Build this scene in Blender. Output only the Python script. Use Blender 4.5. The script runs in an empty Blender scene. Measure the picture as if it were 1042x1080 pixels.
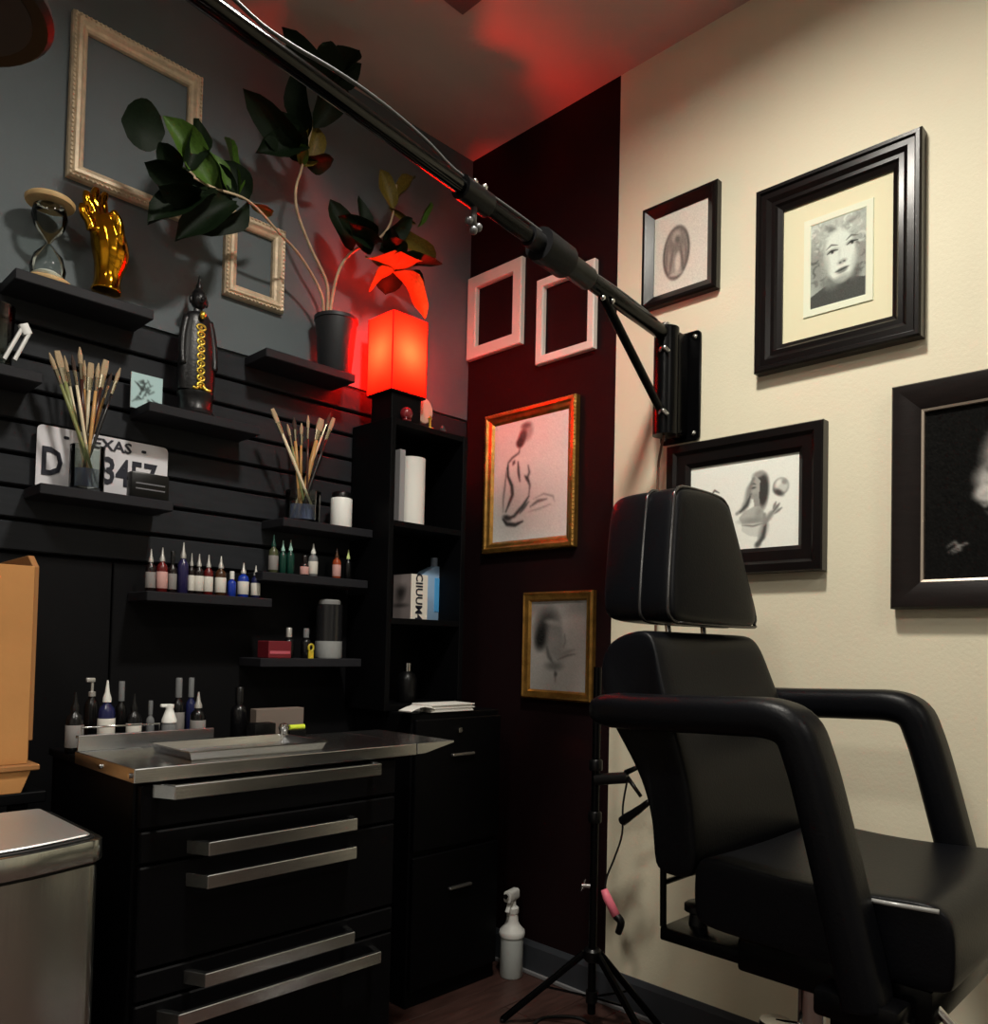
import bpy, bmesh, math, random
import numpy as np
from mathutils import Vector, Matrix
random.seed(7)
SC = bpy.context.scene
COL = SC.collection
PI = math.pi

# ------------------------------------------------------------------ camera
F_PX, PPX, PPY = 853.0, 521.0, 656.0
YAW, PIT, ROL = math.radians(45.4), math.radians(1.72), math.radians(-1.29)
CAM = Vector((-1.95, -2.08, 1.03))
_f = Vector((math.sin(YAW)*math.cos(PIT), math.cos(YAW)*math.cos(PIT), math.sin(PIT)))
_r = Vector((math.cos(YAW), -math.sin(YAW), 0))
_d = _f.cross(_r)
RX = math.cos(ROL)*_r + math.sin(ROL)*_d
RD = -math.sin(ROL)*_r + math.cos(ROL)*_d
cd = bpy.data.cameras.new('camera')
cam = bpy.data.objects.new('camera', cd); COL.objects.link(cam)
cd.sensor_fit = 'HORIZONTAL'; cd.sensor_width = 36.0
cd.lens = 36.0*F_PX/1042.0
cd.shift_y = (PPY-540.0)/1042.0
cd.clip_start = 0.02
M3 = Matrix((RX, -RD, -_f)).transposed()
cam.matrix_world = Matrix.Translation(CAM) @ M3.to_4x4()
SC.camera = cam

def W(px, py, x=None, y=None, z=None):
    """pixel of the photograph -> point on a plane of the room"""
    d = RX*((px-PPX)/F_PX) + RD*((py-PPY)/F_PX) + _f
    if x is not None: t = (x-CAM.x)/d.x
    elif y is not None: t = (y-CAM.y)/d.y
    else: t = (z-CAM.z)/d.z
    return CAM + d*t

# ------------------------------------------------------------------ world, exposure
wd = bpy.data.worlds.new('world'); SC.world = wd; wd.use_nodes = True
wd.node_tree.nodes['Background'].inputs[0].default_value = (0.75, 0.72, 0.68, 1)
wd.node_tree.nodes['Background'].inputs[1].default_value = 0.01
SC.view_settings.view_transform = 'Standard'
SC.view_settings.look = 'None'
SC.view_settings.exposure = 0.0
SC.view_settings.gamma = 1.0
SC.view_settings.use_curve_mapping = False
KEY_W, FILL_W, BACK_W, BULB = 32.0, 17.0, 18.0, 1300.0

# ------------------------------------------------------------------ materials
def lin(c):
    if isinstance(c, (int, float)): c = (c, c, c)
    o = []
    for v in c:
        v = v/255.0
        o.append(v/12.92 if v <= .04045 else ((v+.055)/1.055)**2.4)
    return (*o, 1.0)
MATS = {}
def mat(name, col, rough=.5, metal=0., spec=.5, coat=0., bump=0., bscale=60., vary=0., vscale=8., trans=0., alpha=1., emit=0., ecol=None, ior=1.45, stretch=None):
    if name in MATS: return MATS[name]
    m = bpy.data.materials.new(name); m.use_nodes = True
    nt = m.node_tree; b = nt.nodes['Principled BSDF']
    c = lin(col)
    b.inputs['Base Color'].default_value = c
    b.inputs['Roughness'].default_value = rough
    b.inputs['Metallic'].default_value = metal
    b.inputs['Specular IOR Level'].default_value = spec
    b.inputs['Coat Weight'].default_value = coat
    b.inputs['Coat Roughness'].default_value = .12
    b.inputs['Transmission Weight'].default_value = trans
    b.inputs['Alpha'].default_value = alpha
    b.inputs['IOR'].default_value = ior
    if emit:
        b.inputs['Emission Color'].default_value = lin(ecol or col); b.inputs['Emission Strength'].default_value = emit
    tc = nt.nodes.new('ShaderNodeTexCoord'); vec = tc.outputs['Object']
    if stretch:
        mp = nt.nodes.new('ShaderNodeMapping'); mp.inputs['Scale'].default_value = stretch
        nt.links.new(vec, mp.inputs['Vector']); vec = mp.outputs['Vector']
    if vary:
        n = nt.nodes.new('ShaderNodeTexNoise'); n.inputs['Scale'].default_value = vscale; n.inputs['Detail'].default_value = 5
        nt.links.new(vec, n.inputs['Vector'])
        r = nt.nodes.new('ShaderNodeValToRGB')
        r.color_ramp.elements[0].position = .3; r.color_ramp.elements[1].position = .7
        r.color_ramp.elements[0].color = (*[v*(1-vary) for v in c[:3]], 1)
        r.color_ramp.elements[1].color = (*[min(1, v*(1+vary)) for v in c[:3]], 1)
        nt.links.new(n.outputs['Fac'], r.inputs['Fac']); nt.links.new(r.outputs['Color'], b.inputs['Base Color'])
    if bump:
        n = nt.nodes.new('ShaderNodeTexNoise'); n.inputs['Scale'].default_value = bscale; n.inputs['Detail'].default_value = 4
        nt.links.new(vec, n.inputs['Vector'])
        u = nt.nodes.new('ShaderNodeBump'); u.inputs['Strength'].default_value = bump; u.inputs['Distance'].default_value = .004
        nt.links.new(n.outputs['Fac'], u.inputs['Height']); nt.links.new(u.outputs['Normal'], b.inputs['Normal'])
    MATS[name] = m
    return m

def print_mat(name, rough=.6, coat=0.):
    if name in MATS: return MATS[name]
    m = mat(name, 200, rough, coat=coat, spec=.2)
    nt = m.node_tree; a = nt.nodes.new('ShaderNodeAttribute'); a.attribute_name = 'ink'
    nt.links.new(a.outputs['Color'], nt.nodes['Principled BSDF'].inputs['Base Color'])
    return m

def shade_mat():
    m = bpy.data.materials.new('red_translucent_shade'); m.use_nodes = True
    nt = m.node_tree; nt.nodes.clear()
    o = nt.nodes.new('ShaderNodeOutputMaterial'); t = nt.nodes.new('ShaderNodeBsdfTranslucent'); d = nt.nodes.new('ShaderNodeBsdfDiffuse')
    x = nt.nodes.new('ShaderNodeMixShader'); x.inputs[0].default_value = .0
    t.inputs[0].default_value = (.7, .13, .07, 1); d.inputs[0].default_value = (.8, .03, .02, 1)
    nt.links.new(t.outputs[0], x.inputs[1]); nt.links.new(d.outputs[0], x.inputs[2]); nt.links.new(x.outputs[0], o.inputs[0])
    MATS['shade'] = m
    return m

def clear_mat(name, tint=(235, 240, 238), a=.16, rough=.06):
    """thin clear glass: mostly see-through with a glossy surface"""
    if name in MATS: return MATS[name]
    m = bpy.data.materials.new(name); m.use_nodes = True
    nt = m.node_tree; nt.nodes.clear()
    o = nt.nodes.new('ShaderNodeOutputMaterial'); t = nt.nodes.new('ShaderNodeBsdfTransparent'); g = nt.nodes.new('ShaderNodeBsdfGlossy')
    x = nt.nodes.new('ShaderNodeMixShader'); lw = nt.nodes.new('ShaderNodeLayerWeight'); lw.inputs[0].default_value = a*1.5
    t.inputs[0].default_value = lin(tint); g.inputs[0].default_value = (.9, .9, .9, 1); g.inputs['Roughness'].default_value = rough
    nt.links.new(lw.outputs['Fresnel'], x.inputs[0]); nt.links.new(t.outputs[0], x.inputs[1]); nt.links.new(g.outputs[0], x.inputs[2]); nt.links.new(x.outputs[0], o.inputs[0])
    MATS[name] = m
    return m

BEIGE = mat('beige_paint', (229, 221, 195), .7, bump=.12, bscale=140, vary=.03, vscale=3)
BLACKWALL = mat('black_wall_paint', (25, 11, 13), .7, spec=.1, bump=.08, bscale=120, vary=.08, vscale=4)
GREYWALL = mat('charcoal_wall_paint', (90, 98, 102), .6, spec=.3, bump=.08, bscale=120, vary=.06, vscale=4)
SLAT = mat('black_slat', (38, 40, 44), .55, spec=.16, bump=.05, bscale=90, vary=.1, vscale=10, stretch=(1, 1, 6))
PANEL = mat('black_panel', (14, 14, 16), .6, spec=.12, bump=.04, bscale=60)
GROOVE = mat('groove_black', (8, 8, 9), .8, spec=.1)
CEIL = mat('ceiling_paint', (190, 176, 168), .8, bump=.15, bscale=90, vary=.05, vscale=3)
PLANK = mat('dark_wood_floor', (64, 43, 38), .45, bump=.1, bscale=30, vary=.35, vscale=7, stretch=(1, 8, 1))
BASEB = mat('slate_baseboard', (50, 53, 58), .45, bump=.03)
SHELF = mat('black_shelf', (34, 34, 38), .55, spec=.18, bump=.05, bscale=80, vary=.1)
BLK = mat('black_lacquer', (7, 7, 9), .5, spec=.1, bump=.02, bscale=60)
BLKM = mat('black_metal', (5, 5, 6), .26, spec=.14, bump=.01, bscale=150)
BLKP = mat('black_plastic', (9, 9, 10), .35, spec=.3, bump=.02, bscale=80)
LEATH = mat('black_leather', (8, 9, 13), .38, spec=.17, bump=.1, bscale=220, vary=.12, vscale=5)
PIPE = mat('piping', (34, 33, 34), .25, spec=.7)
STEEL = mat('brushed_steel', (196, 197, 198), .24, 1., bump=.02, bscale=40, vary=.08, vscale=30, stretch=(.3, 12, 12))
STEELV = mat('brushed_steel_bin', (204, 208, 206), .24, 1., bump=.03, bscale=40, vary=.06, vscale=20, stretch=(12, 12, .3))
CHROME = mat('chrome', (205, 205, 205), .12, 1.)
WHITE = mat('white_plastic', (236, 236, 232), .4, bump=.02)
PAPER = mat('white_paper', (232, 230, 224), .8, bump=.05)
GOLD = mat('gold_chrome', (200, 140, 30), .13, 1.)
GOLDF = mat('gold_leaf_frame', (176, 132, 66), .35, .85, bump=.3, bscale=120, vary=.3, vscale=30)
CREAMF = mat('cream_gilt_frame', (206, 186, 158), .45, .15, bump=.3, bscale=110, vary=.18, vscale=40)
WFRAME = mat('white_frame', (238, 226, 216), .5, bump=.05)
BFRAME = mat('black_frame', (15, 11, 11), .3, spec=.4, bump=.03, vary=.1)
BFRAME2 = mat('brown_black_frame', (24, 18, 17), .35, spec=.22, bump=.06, vary=.2, vscale=12, stretch=(1, 1, 6))
MATB = mat('cream_mat_board', (226, 220, 186), .8)
CARD = mat('cardboard', (184, 130, 75), .8, bump=.08, bscale=70, vary=.08, vscale=6)
CARDD = mat('cardboard_edge', (150, 104, 60), .85, bump=.08)
LEAF = mat('fig_leaf_green', (60, 88, 28), .5, spec=.25, coat=.0, bump=.15, bscale=50, vary=.25, vscale=20)
LEAFD = mat('fig_leaf_dark', (12, 24, 10), .55, spec=.13, coat=.0, bump=.15, bscale=50, vary=.25, vscale=20)
LEAFO = mat('fig_leaf_olive', (92, 78, 22), .5, spec=.3, bump=.15, bscale=50, vary=.3, vscale=20)
STEM = mat('fig_stem', (170, 150, 122), .7, bump=.3, bscale=90, vary=.2, vscale=30)
SOIL = mat('soil', (30, 22, 18), .95, bump=.6, bscale=120, vary=.4, vscale=60)
POT = mat('black_pot', (30, 31, 35), .5, bump=.05)
GLASS = clear_mat('clear_glass')
WOODT = mat('pale_wood', (196, 164, 116), .5, bump=.1, bscale=60, vary=.2, vscale=20, stretch=(1, 1, 10))
SAND = mat('white_sand', (235, 232, 222), .9, bump=.3, bscale=300)
SHADE = shade_mat()
BULBM = mat('bulb', (255, 90, 50), .4, emit=BULB, ecol=(255, 33, 20))
NEON = mat('neon_label', (206, 226, 60), .5)
PINK = mat('pink_grip', (236, 120, 140), .45, bump=.05)
RUBBER = mat('black_rubber', (14, 14, 15), .6, bump=.1, bscale=100)

# ------------------------------------------------------------------ mesh helpers
def NB(): return bmesh.new()
def merge(bm, other):
    me = bpy.data.meshes.new('t'); other.to_mesh(me); other.free(); bm.from_mesh(me); bpy.data.meshes.remove(me)
    return bm
def box(bm, x0, x1, y0, y1, z0, z1, bev=0., seg=2):
    t = NB()
    bmesh.ops.create_cube(t, size=1, matrix=Matrix.Translation(((x0+x1)/2, (y0+y1)/2, (z0+z1)/2)) @ Matrix.Diagonal((abs(x1-x0), abs(y1-y0), abs(z1-z0), 1)))
    if bev: bmesh.ops.bevel(t, geom=t.edges[:], offset=bev, segments=seg, profile=.5, affect='EDGES', clamp_overlap=True)
    return merge(bm, t)
def prism(bm, pts, axis, a0, a1, bev=0., seg=2, scale1=None):
    """polygon in the plane across axis, extruded from a0 to a1"""
    t = NB()
    def P(p, a): return (a, p[0], p[1]) if axis == 'x' else ((p[0], a, p[1]) if axis == 'y' else (p[0], p[1], a))
    A = [t.verts.new(P(p, a0)) for p in pts]; B = [t.verts.new(P(p, a1)) for p in (scale1 or pts)]
    t.faces.new(A); t.faces.new(B[::-1])
    n = len(pts)
    for i in range(n): t.faces.new((A[i], B[i], B[(i+1) % n], A[(i+1) % n]))
    bmesh.ops.recalc_face_normals(t, faces=t.faces)
    if bev: bmesh.ops.bevel(t, geom=[e for e in t.edges if e.calc_face_angle(0) > .5], offset=bev, segments=seg, profile=.5, affect='EDGES', clamp_overlap=True)
    return merge(bm, t)
def lathe(bm, prof, c=(0, 0, 0), n=20, sx=1., sy=1.):
    t = NB(); rows = []
    for r, z in prof:
        if r < 1e-6: rows.append([t.verts.new((c[0], c[1], c[2]+z))])
        else: rows.append([t.verts.new((c[0]+r*sx*math.cos(2*PI*i/n), c[1]+r*sy*math.sin(2*PI*i/n), c[2]+z)) for i in range(n)])
    for a, b in zip(rows, rows[1:]):
        for i in range(n):
            j = (i+1) % n
            if len(a) == 1 and len(b) == 1: continue
            if len(a) == 1: t.faces.new((a[0], b[j], b[i]))
            elif len(b) == 1: t.faces.new((a[i], a[j], b[0]))
            else: t.faces.new((a[i], a[j], b[j], b[i]))
    if len(rows[0]) > 1: t.faces.new(rows[0][::-1])
    if len(rows[-1]) > 1: t.faces.new(rows[-1])
    bmesh.ops.recalc_face_normals(t, faces=t.faces)
    return merge(bm, t)
def smooth_path(pts, k=6):
    P = [Vector(p) for p in pts]; out = []
    for i in range(len(P)-1):
        p0 = P[max(i-1, 0)]; p1 = P[i]; p2 = P[i+1]; p3 = P[min(i+2, len(P)-1)]
        for s in range(k):
            t = s/k
            out.append(.5*((2*p1)+(p2-p0)*t+(2*p0-5*p1+4*p2-p3)*t*t+(3*p1-p0-3*p2+p3)*t**3))
    out.append(P[-1]); return out
def tube(bm, pts, r, n=10, section=None, up=(0, 0, 1)):
    """round tube (or a given cross section) along points; r may be a list"""
    t = NB(); P = [Vector(p) for p in pts]; rows = []
    R = r if isinstance(r, (list, tuple)) else [r]*len(P)
    if len(R) != len(P): R = [R[0]+(R[-1]-R[0])*i/(len(P)-1) for i in range(len(P))]
    u = Vector(up)
    for i, p in enumerate(P):
        d = (P[min(i+1, len(P)-1)]-P[max(i-1, 0)]).normalized()
        if abs(d.dot(u)) > .98 and section is None: u = Vector((1, 0, 0)) if abs(d.x) < .9 else Vector((0, 1, 0))
        s = d.cross(u).normalized(); v = s.cross(d).normalized()
        if section is None: u = v
        if section: rows.append([t.verts.new(p+s*a*R[i]+v*b*R[i]) for a, b in section])
        else: rows.append([t.verts.new(p+s*R[i]*math.cos(2*PI*k/n)+v*R[i]*math.sin(2*PI*k/n)) for k in range(n)])
    m = len(rows[0])
    for a, b in zip(rows, rows[1:]):
        for i in range(m): t.faces.new((a[i], a[(i+1) % m], b[(i+1) % m], b[i]))
    t.faces.new(rows[0][::-1]); t.faces.new(rows[-1])
    bmesh.ops.recalc_face_normals(t, faces=t.faces)
    return merge(bm, t)
def rrect(w, h, r, k=4):
    o = []
    for cx, cy, a0 in ((w/2-r, h/2-r, 0), (-w/2+r, h/2-r, PI/2), (-w/2+r, -h/2+r, PI), (w/2-r, -h/2+r, 1.5*PI)):
        for i in range(k+1):
            a = a0+PI/2*i/k; o.append((cx+r*math.cos(a), cy+r*math.sin(a)))
    return o
def cyl(bm, a, b, r, n=16, r2=None): return tube(bm, [a, b], [r, r if r2 is None else r2], n)
def sph(bm, c, r, sz=1., u=14, v=9, m=None):
    t = NB(); bmesh.ops.create_uvsphere(t, u_segments=u, v_segments=v, radius=r, matrix=Matrix.Translation(c) @ Matrix.Diagonal((1, 1, sz, 1)))
    return merge(bm, t)

# ------------------------------------------------------------------ object helpers
def wloc(o):
    v = Vector(o.location)
    while o.parent: o = o.parent; v += Vector(o.location)
    return v
def obj(name, bm, m, parent=None, smooth=None, base=None):
    """one mesh object from world-space geometry; origin at its foot"""
    me = bpy.data.meshes.new(name)
    co = [v.co for v in bm.verts]
    if base is None:
        lo = [min(c[i] for c in co) for i in range(3)]; hi = [max(c[i] for c in co) for i in range(3)]
        base = Vector(((lo[0]+hi[0])/2, (lo[1]+hi[1])/2, lo[2]))
    bmesh.ops.translate(bm, verts=bm.verts, vec=-Vector(base))
    bm.to_mesh(me); bm.free()
    for q in (m if isinstance(m, (list, tuple)) else [m]): me.materials.append(q)
    if smooth is not None:
        try: me.shade_smooth() if smooth is True else me.shade_auto_smooth(smooth)
        except Exception: pass
        if smooth is not True:
            ang = smooth
            b2 = bmesh.new(); b2.from_mesh(me)
            for f in b2.faces: f.smooth = True
            for e in b2.edges: e.smooth = e.calc_face_angle(0) < ang
            b2.to_mesh(me); b2.free()
    o = bpy.data.objects.new(name, me); COL.objects.link(o)
    o.location = Vector(base) - (wloc(parent) if parent else Vector())
    if parent: o.parent = parent
    return o
SM = .7
def tag(o, label, cat, group=None):
    o['label'] = label; o['category'] = cat
    if group: o['group'] = group
    return o
def thing(name, label, cat, loc, group=None):
    o = bpy.data.objects.new(name, None); COL.objects.link(o); o.location = loc; o.empty_display_size = .05
    return tag(o, label, cat, group)
def struct(o): o['kind'] = 'structure'; return o

def grid_print(name, img, corner, uvec, vvec, m, parent):
    """flat print: colours of a numpy picture (rows from the top) carried by a fine flat mesh"""
    h, w = img.shape[:2]
    if img.ndim == 2: img = np.stack([img]*3, -1)
    L = np.where(img <= .04045, img/12.92, ((np.clip(img, 0, 1)+.055)/1.055)**2.4)
    c = Vector(corner); u = Vector(uvec); v = Vector(vvec)
    base = c + u*.5 + v*1.0
    ii, jj = np.meshgrid(np.arange(h), np.arange(w), indexing='ij')
    P = (np.array(c-base)[None, None]+np.array(u)[None, None]*(jj/(w-1))[..., None]+np.array(v)[None, None]*(ii/(h-1))[..., None]).reshape(-1, 3)
    k = (ii[:-1, :-1]*w+jj[:-1, :-1]).reshape(-1)
    faces = np.stack([k, k+w, k+w+1, k+1], 1)
    me = bpy.data.meshes.new(name); me.from_pydata(P.tolist(), [], faces.tolist())
    at = me.color_attributes.new('ink', 'FLOAT_COLOR', 'POINT')
    buf = np.ones((h*w, 4), np.float32); buf[:, :3] = L.reshape(-1, 3)
    at.data.foreach_set('color', buf.reshape(-1))
    me.materials.append(m)
    o = bpy.data.objects.new(name, me); COL.objects.link(o)
    o.location = base-(wloc(parent) if parent else Vector())
    if parent: o.parent = parent
    return o

# painter for flat prints
class Art:
    def __init__(s, w, h, bg): s.w, s.h = w, h; s.i = np.full((h, w), float(bg)); s.y, s.x = np.mgrid[0:h, 0:w]; s.x = s.x/(w-1); s.y = s.y/(h-1)*(h/w)
    def blend(s, a, v): s.i = s.i*(1-a)+v*a; return s
    def ell(s, cx, cy, rx, ry, v, rot=0., soft=.15, op=1.):
        c, n = math.cos(rot), math.sin(rot); dx, dy = s.x-cx, s.y-cy
        d = np.sqrt(((dx*c+dy*n)/rx)**2+((-dx*n+dy*c)/ry)**2)
        return s.blend(op*np.clip((1+soft-d)/(2*soft), 0, 1), v)
    def line(s, pts, w, v, op=1., soft=.6):
        best = np.full_like(s.i, 9.)
        for k, ((x0, y0), (x1, y1)) in enumerate(zip(pts, pts[1:])):
            dx, dy = x1-x0, y1-y0; L = dx*dx+dy*dy+1e-9
            t = np.clip(((s.x-x0)*dx+(s.y-y0)*dy)/L, 0, 1)
            f = (k+t)/(len(pts)-1); ww = w*(.35+.65*np.sin(np.pi*np.clip(f, .06, .94)))
            best = np.minimum(best, np.hypot(s.x-x0-t*dx, s.y-y0-t*dy)/ww)
        return s.blend(op*np.clip((1+soft-best)/(2*soft), 0, 1), v)
    def poly(s, pts, v, op=1.):
        ins = np.zeros_like(s.i, bool); n = len(pts)
        for k in range(n):
            x0, y0 = pts[k]; x1, y1 = pts[(k+1) % n]
            c = ((y0 > s.y) != (y1 > s.y)) & (s.x < (x1-x0)*(s.y-y0)/(y1-y0+1e-12)+x0); ins ^= c
        return s.blend(op*ins, v)
    def blur(s, n=1):
        for _ in range(n):
            p = np.pad(s.i, 1, mode='edge'); s.i = (p[:-2, 1:-1]+p[2:, 1:-1]+p[1:-1, :-2]+p[1:-1, 2:]+4*p[1:-1, 1:-1])/8
        return s
    def grain(s, a, seed=1):
        s.i = np.clip(s.i+np.random.RandomState(seed).normal(0, a, s.i.shape), 0, 1); return s

# wall coordinates: u to the right, v up, d out of the wall
def PL(u, v, d): return Vector((u, -d, v))
def PR(u, v, d): return Vector((-d, -u, v))
def ring(bm, P, u0, u1, v0, v1, prof):
    """mitred moulding round a rectangle: prof = (inset, height) from outside in"""
    t = NB(); loops = []
    for i, h in prof:
        loops.append([t.verts.new(P(u, v, h)) for u, v in ((u0+i, v0+i), (u1-i, v0+i), (u1-i, v1-i), (u0+i, v1-i))])
    for a, b in zip(loops, loops[1:]+loops[:1]):
        for k in range(4): t.faces.new((a[k], a[(k+1) % 4], b[(k+1) % 4], b[k]))
    bmesh.ops.recalc_face_normals(t, faces=t.faces)
    return merge(bm, t)
def slab(bm, P, u0, u1, v0, v1, d0, d1, bev=0.):
    a, b = P(u0, v0, d0), P(u1, v1, d1)
    return box(bm, min(a.x, b.x), max(a.x, b.x), min(a.y, b.y), max(a.y, b.y), min(a.z, b.z), max(a.z, b.z), bev)
def frame(name, label, P, u0, u1, v0, v1, prof, m, group=None, back=None, img=None, win=None, pm=None, pname='picture'):
    """picture frame thing hung 1 mm off its wall: moulding + picture (or open)"""
    t = thing(name, label, 'frame', P((u0+u1)/2, v0, .001), group)
    bm = NB(); ring(bm, P, u0, u1, v0, v1, prof); obj('moulding', bm, m, t, .35)
    w = prof[-1][0]
    if back is not None:
        bm = NB(); slab(bm, P, u0+w-.006, u1-w+.006, v0+w-.006, v1-w+.006, .002, .008); obj('backing', bm, back, t)
    if img is not None:
        a = win or (u0+w, u1-w, v0+w, v1-w)
        c = P(a[0], a[3], .0095); grid_print(pname, img, c, P(a[1], a[3], .0095)-c, P(a[0], a[2], .0095)-c, pm or print_mat('ink_print', .6), t)
    return t

# ================================================================== SETTING
H = 2.765
XL, YF = -3.4, -4.4
bm = NB(); box(bm, XL, 0.12, 0.012, .12, 1.824, H); wl = struct(obj('wall_left', bm, GREYWALL))
bm = NB(); box(bm, XL, 0.12, 0.014, .1, 0, 1.826); obj('backing_board', bm, GROOVE, wl)
z = 1.8205
for k in range(8):                                   # slats of the display wall
    bm = NB(); box(bm, XL, 0, .0, .02, z-.0755+.009, z, .003, 1); s_ = obj('slat', bm, SLAT, wl); z -= .0755
bm = NB(); box(bm, XL, -1.192, .0, .02, 0, z, .002, 1); obj('panel', bm, PANEL, wl)
bm = NB(); box(bm, -1.188, 0, .0, .02, 0, z, .002, 1); obj('panel', bm, PANEL, wl)
bm = NB(); box(bm, XL, 0.0, .0, .016, 1.829, H); obj('plaster_face', bm, GREYWALL, wl)
bm = NB()
box(bm, 0, .12, YF, -.645, 0, H)
wr = struct(obj('wall_right', bm, BEIGE))
bm = NB(); box(bm, 0, .12, -.645, 0, 0, H); obj('black_painted_section', bm, BLACKWALL, wr)
bm = NB(); box(bm, XL, .12, YF, .12, H, H+.1); ce = struct(obj('ceiling', bm, CEIL))
bm = NB(); box(bm, XL, .12, YF, .12, -.08, -.012); fl = struct(obj('floor', bm, GROOVE))
y = 0.0; k = 0
while y > YF:                                        # floor boards
    w = .118; off = [0, .5, .25, .75][k % 4]; x = 0.0; first = True
    while x > -3.3:
        L = 1.2*(off+.2) if first else 1.2; first = False
        x1 = max(x-L, XL)
        bm = NB(); box(bm, x1+.0012, x-.0012, y-w+.0012, y-.0012, -.012, 0, .0015, 1); obj('floor_board', bm, PLANK, fl); x = x1
    y -= w; k += 1
bm = NB(); box(bm, XL, .12, YF-.1, YF, 0, H); struct(obj('wall_near', bm, mat('grey_paint', (206, 204, 198), .7, bump=.1, bscale=120)))
bm = NB(); box(bm, XL-.1, XL, YF-.1, .12, 0, H); struct(obj('wall_side', bm, MATS['grey_paint']))
bm = NB(); prism(bm, [(-.012, 0), (-.012, .085), (-.004, .1), (0, .1), (0, 0)], 'y', YF, -.02); struct(obj('baseboard_right', bm, BASEB))
bm = NB(); box(bm, -.022, -.0125, YF, -.02, 0, .012, .002, 1); struct(obj('highlight_strip_1', bm, mat('painted_foot_highlight', (120, 120, 122), .35)))  # pale strip standing in for the bright highlight along the baseboard foot
# ceiling vent with its own louvres
vp = W(488, 12, z=H)
t = thing('ceiling_vent', 'dark square air vent set in the ceiling', 'vent', (vp.x-.18, vp.y-.18, H-.012))
bm = NB(); slabm = box(bm, vp.x-.36, vp.x, vp.y-.36, vp.y, H-.012, H-.001, .003); obj('vent_plate', bm, mat('vent_grey', (92, 84, 82), .6), t)
for i in range(8):
    bm = NB(); yy = vp.y-.05-i*.036; box(bm, vp.x-.33, vp.x-.03, yy-.013, yy+.013, H-.02, H-.011, .002, 1); obj('louvre', bm, MATS['vent_grey'], t)

# ceiling lamps (outside the picture: two hang where the shadows say, the rear one is added)
def panel_light(x, y, sx, sy, watts, label):
    t = thing('ceiling_light', label, 'ceiling light', (x, y, H-.03))
    bm = NB(); tt = NB()
    for a, b, c, d in ((-sx/2-.03, sx/2+.03, -sy/2-.03, -sy/2), (-sx/2-.03, sx/2+.03, sy/2, sy/2+.03), (-sx/2-.03, -sx/2, -sy/2, sy/2), (sx/2, sx/2+.03, -sy/2, sy/2)):
        box(bm, x+a, x+b, y+c, y+d, H-.03, H-.001)
    obj('housing', bm, WHITE, t)
    ld = bpy.data.lights.new('panel_light', 'AREA'); ld.shape = 'RECTANGLE'; ld.size = sx; ld.size_y = sy; ld.energy = watts; ld.spread = math.radians(166); ld.color = (1., .95, .85)
    lo = bpy.data.objects.new('panel_glow', ld); COL.objects.link(lo); lo.parent = t; lo.location = (0, 0, .012)
panel_light(-.97, -1.33, .17, .17, KEY_W, 'square white recessed ceiling light above the chair')
panel_light(-2.35, -1.55, .34, .34, FILL_W, 'square white recessed ceiling light over the waste bin side of the room')
panel_light(-1.3, -3.3, .6, .6, BACK_W, 'large square ceiling light added out of view near the far end wall behind')  # added lamp, unseen: brightens the steel reflections and fills from behind

# ================================================================== FRAMES
def UR(px, py): p = W(px, py, x=-.01); return (-p.y, p.z)
def UL(px, py): p = W(px, py, y=-.01); return (p.x, p.z)
ORN = [(0, .001), (0, .016), (.004, .022), (.009, .02), (.013, .026), (.02, .027), (.026, .02), (.032, .017), (.036, .012), (.036, .001)]
def beads(t, P, u0, u1, v0, v1, i, h, r, m, step):
    bm = NB()
    def dot(u, v):
        q = NB(); bmesh.ops.create_icosphere(q, subdivisions=1, radius=r, matrix=Matrix.Translation(P(u, v, h))); merge(bm, q)
    n = int((u1-u0-2*i)/step)
    for k in range(n+1):
        u = u0+i+(u1-u0-2*i)*k/n; dot(u, v0+i); dot(u, v1-i)
    n = int((v1-v0-2*i)/step)
    for k in range(1, n):
        v = v0+i+(v1-v0-2*i)*k/n; dot(u0+i, v); dot(u1-i, v)
    o = obj('beading', bm, m, t, True); o['kind'] = 'stuff'
t = frame('picture_frame', 'large empty cream and gilt frame high on the charcoal wall', PL, -1.334, -1.010, 2.126, 2.53, ORN, CREAMF)
beads(t, PL, -1.334, -1.010, 2.126, 2.53, .006, .022, .0035, CREAMF, .011)
t = frame('picture_frame', 'small empty cream and gilt frame beside the potted fig plant', PL, -.932, -.750, 1.974, 2.214, ORN, CREAMF)
beads(t, PL, -.932, -.750, 1.974, 2.214, .006, .022, .0035, CREAMF, .011)
FLAT = lambda w, h=.018: [(0, .001), (0, h), (.003, h+.002), (w-.003, h+.001), (w, h-.004), (w, .001)]
frame('picture_frame', 'wide white open frame next to the room corner on black wall', PR, .008, .268, 2.036, 2.328, FLAT(.042), WFRAME, 'white open frames')
frame('picture_frame', 'thin white open frame behind the black boom arm', PR, .336, .573, 1.945, 2.222, FLAT(.028), WFRAME, 'white open frames')

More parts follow.
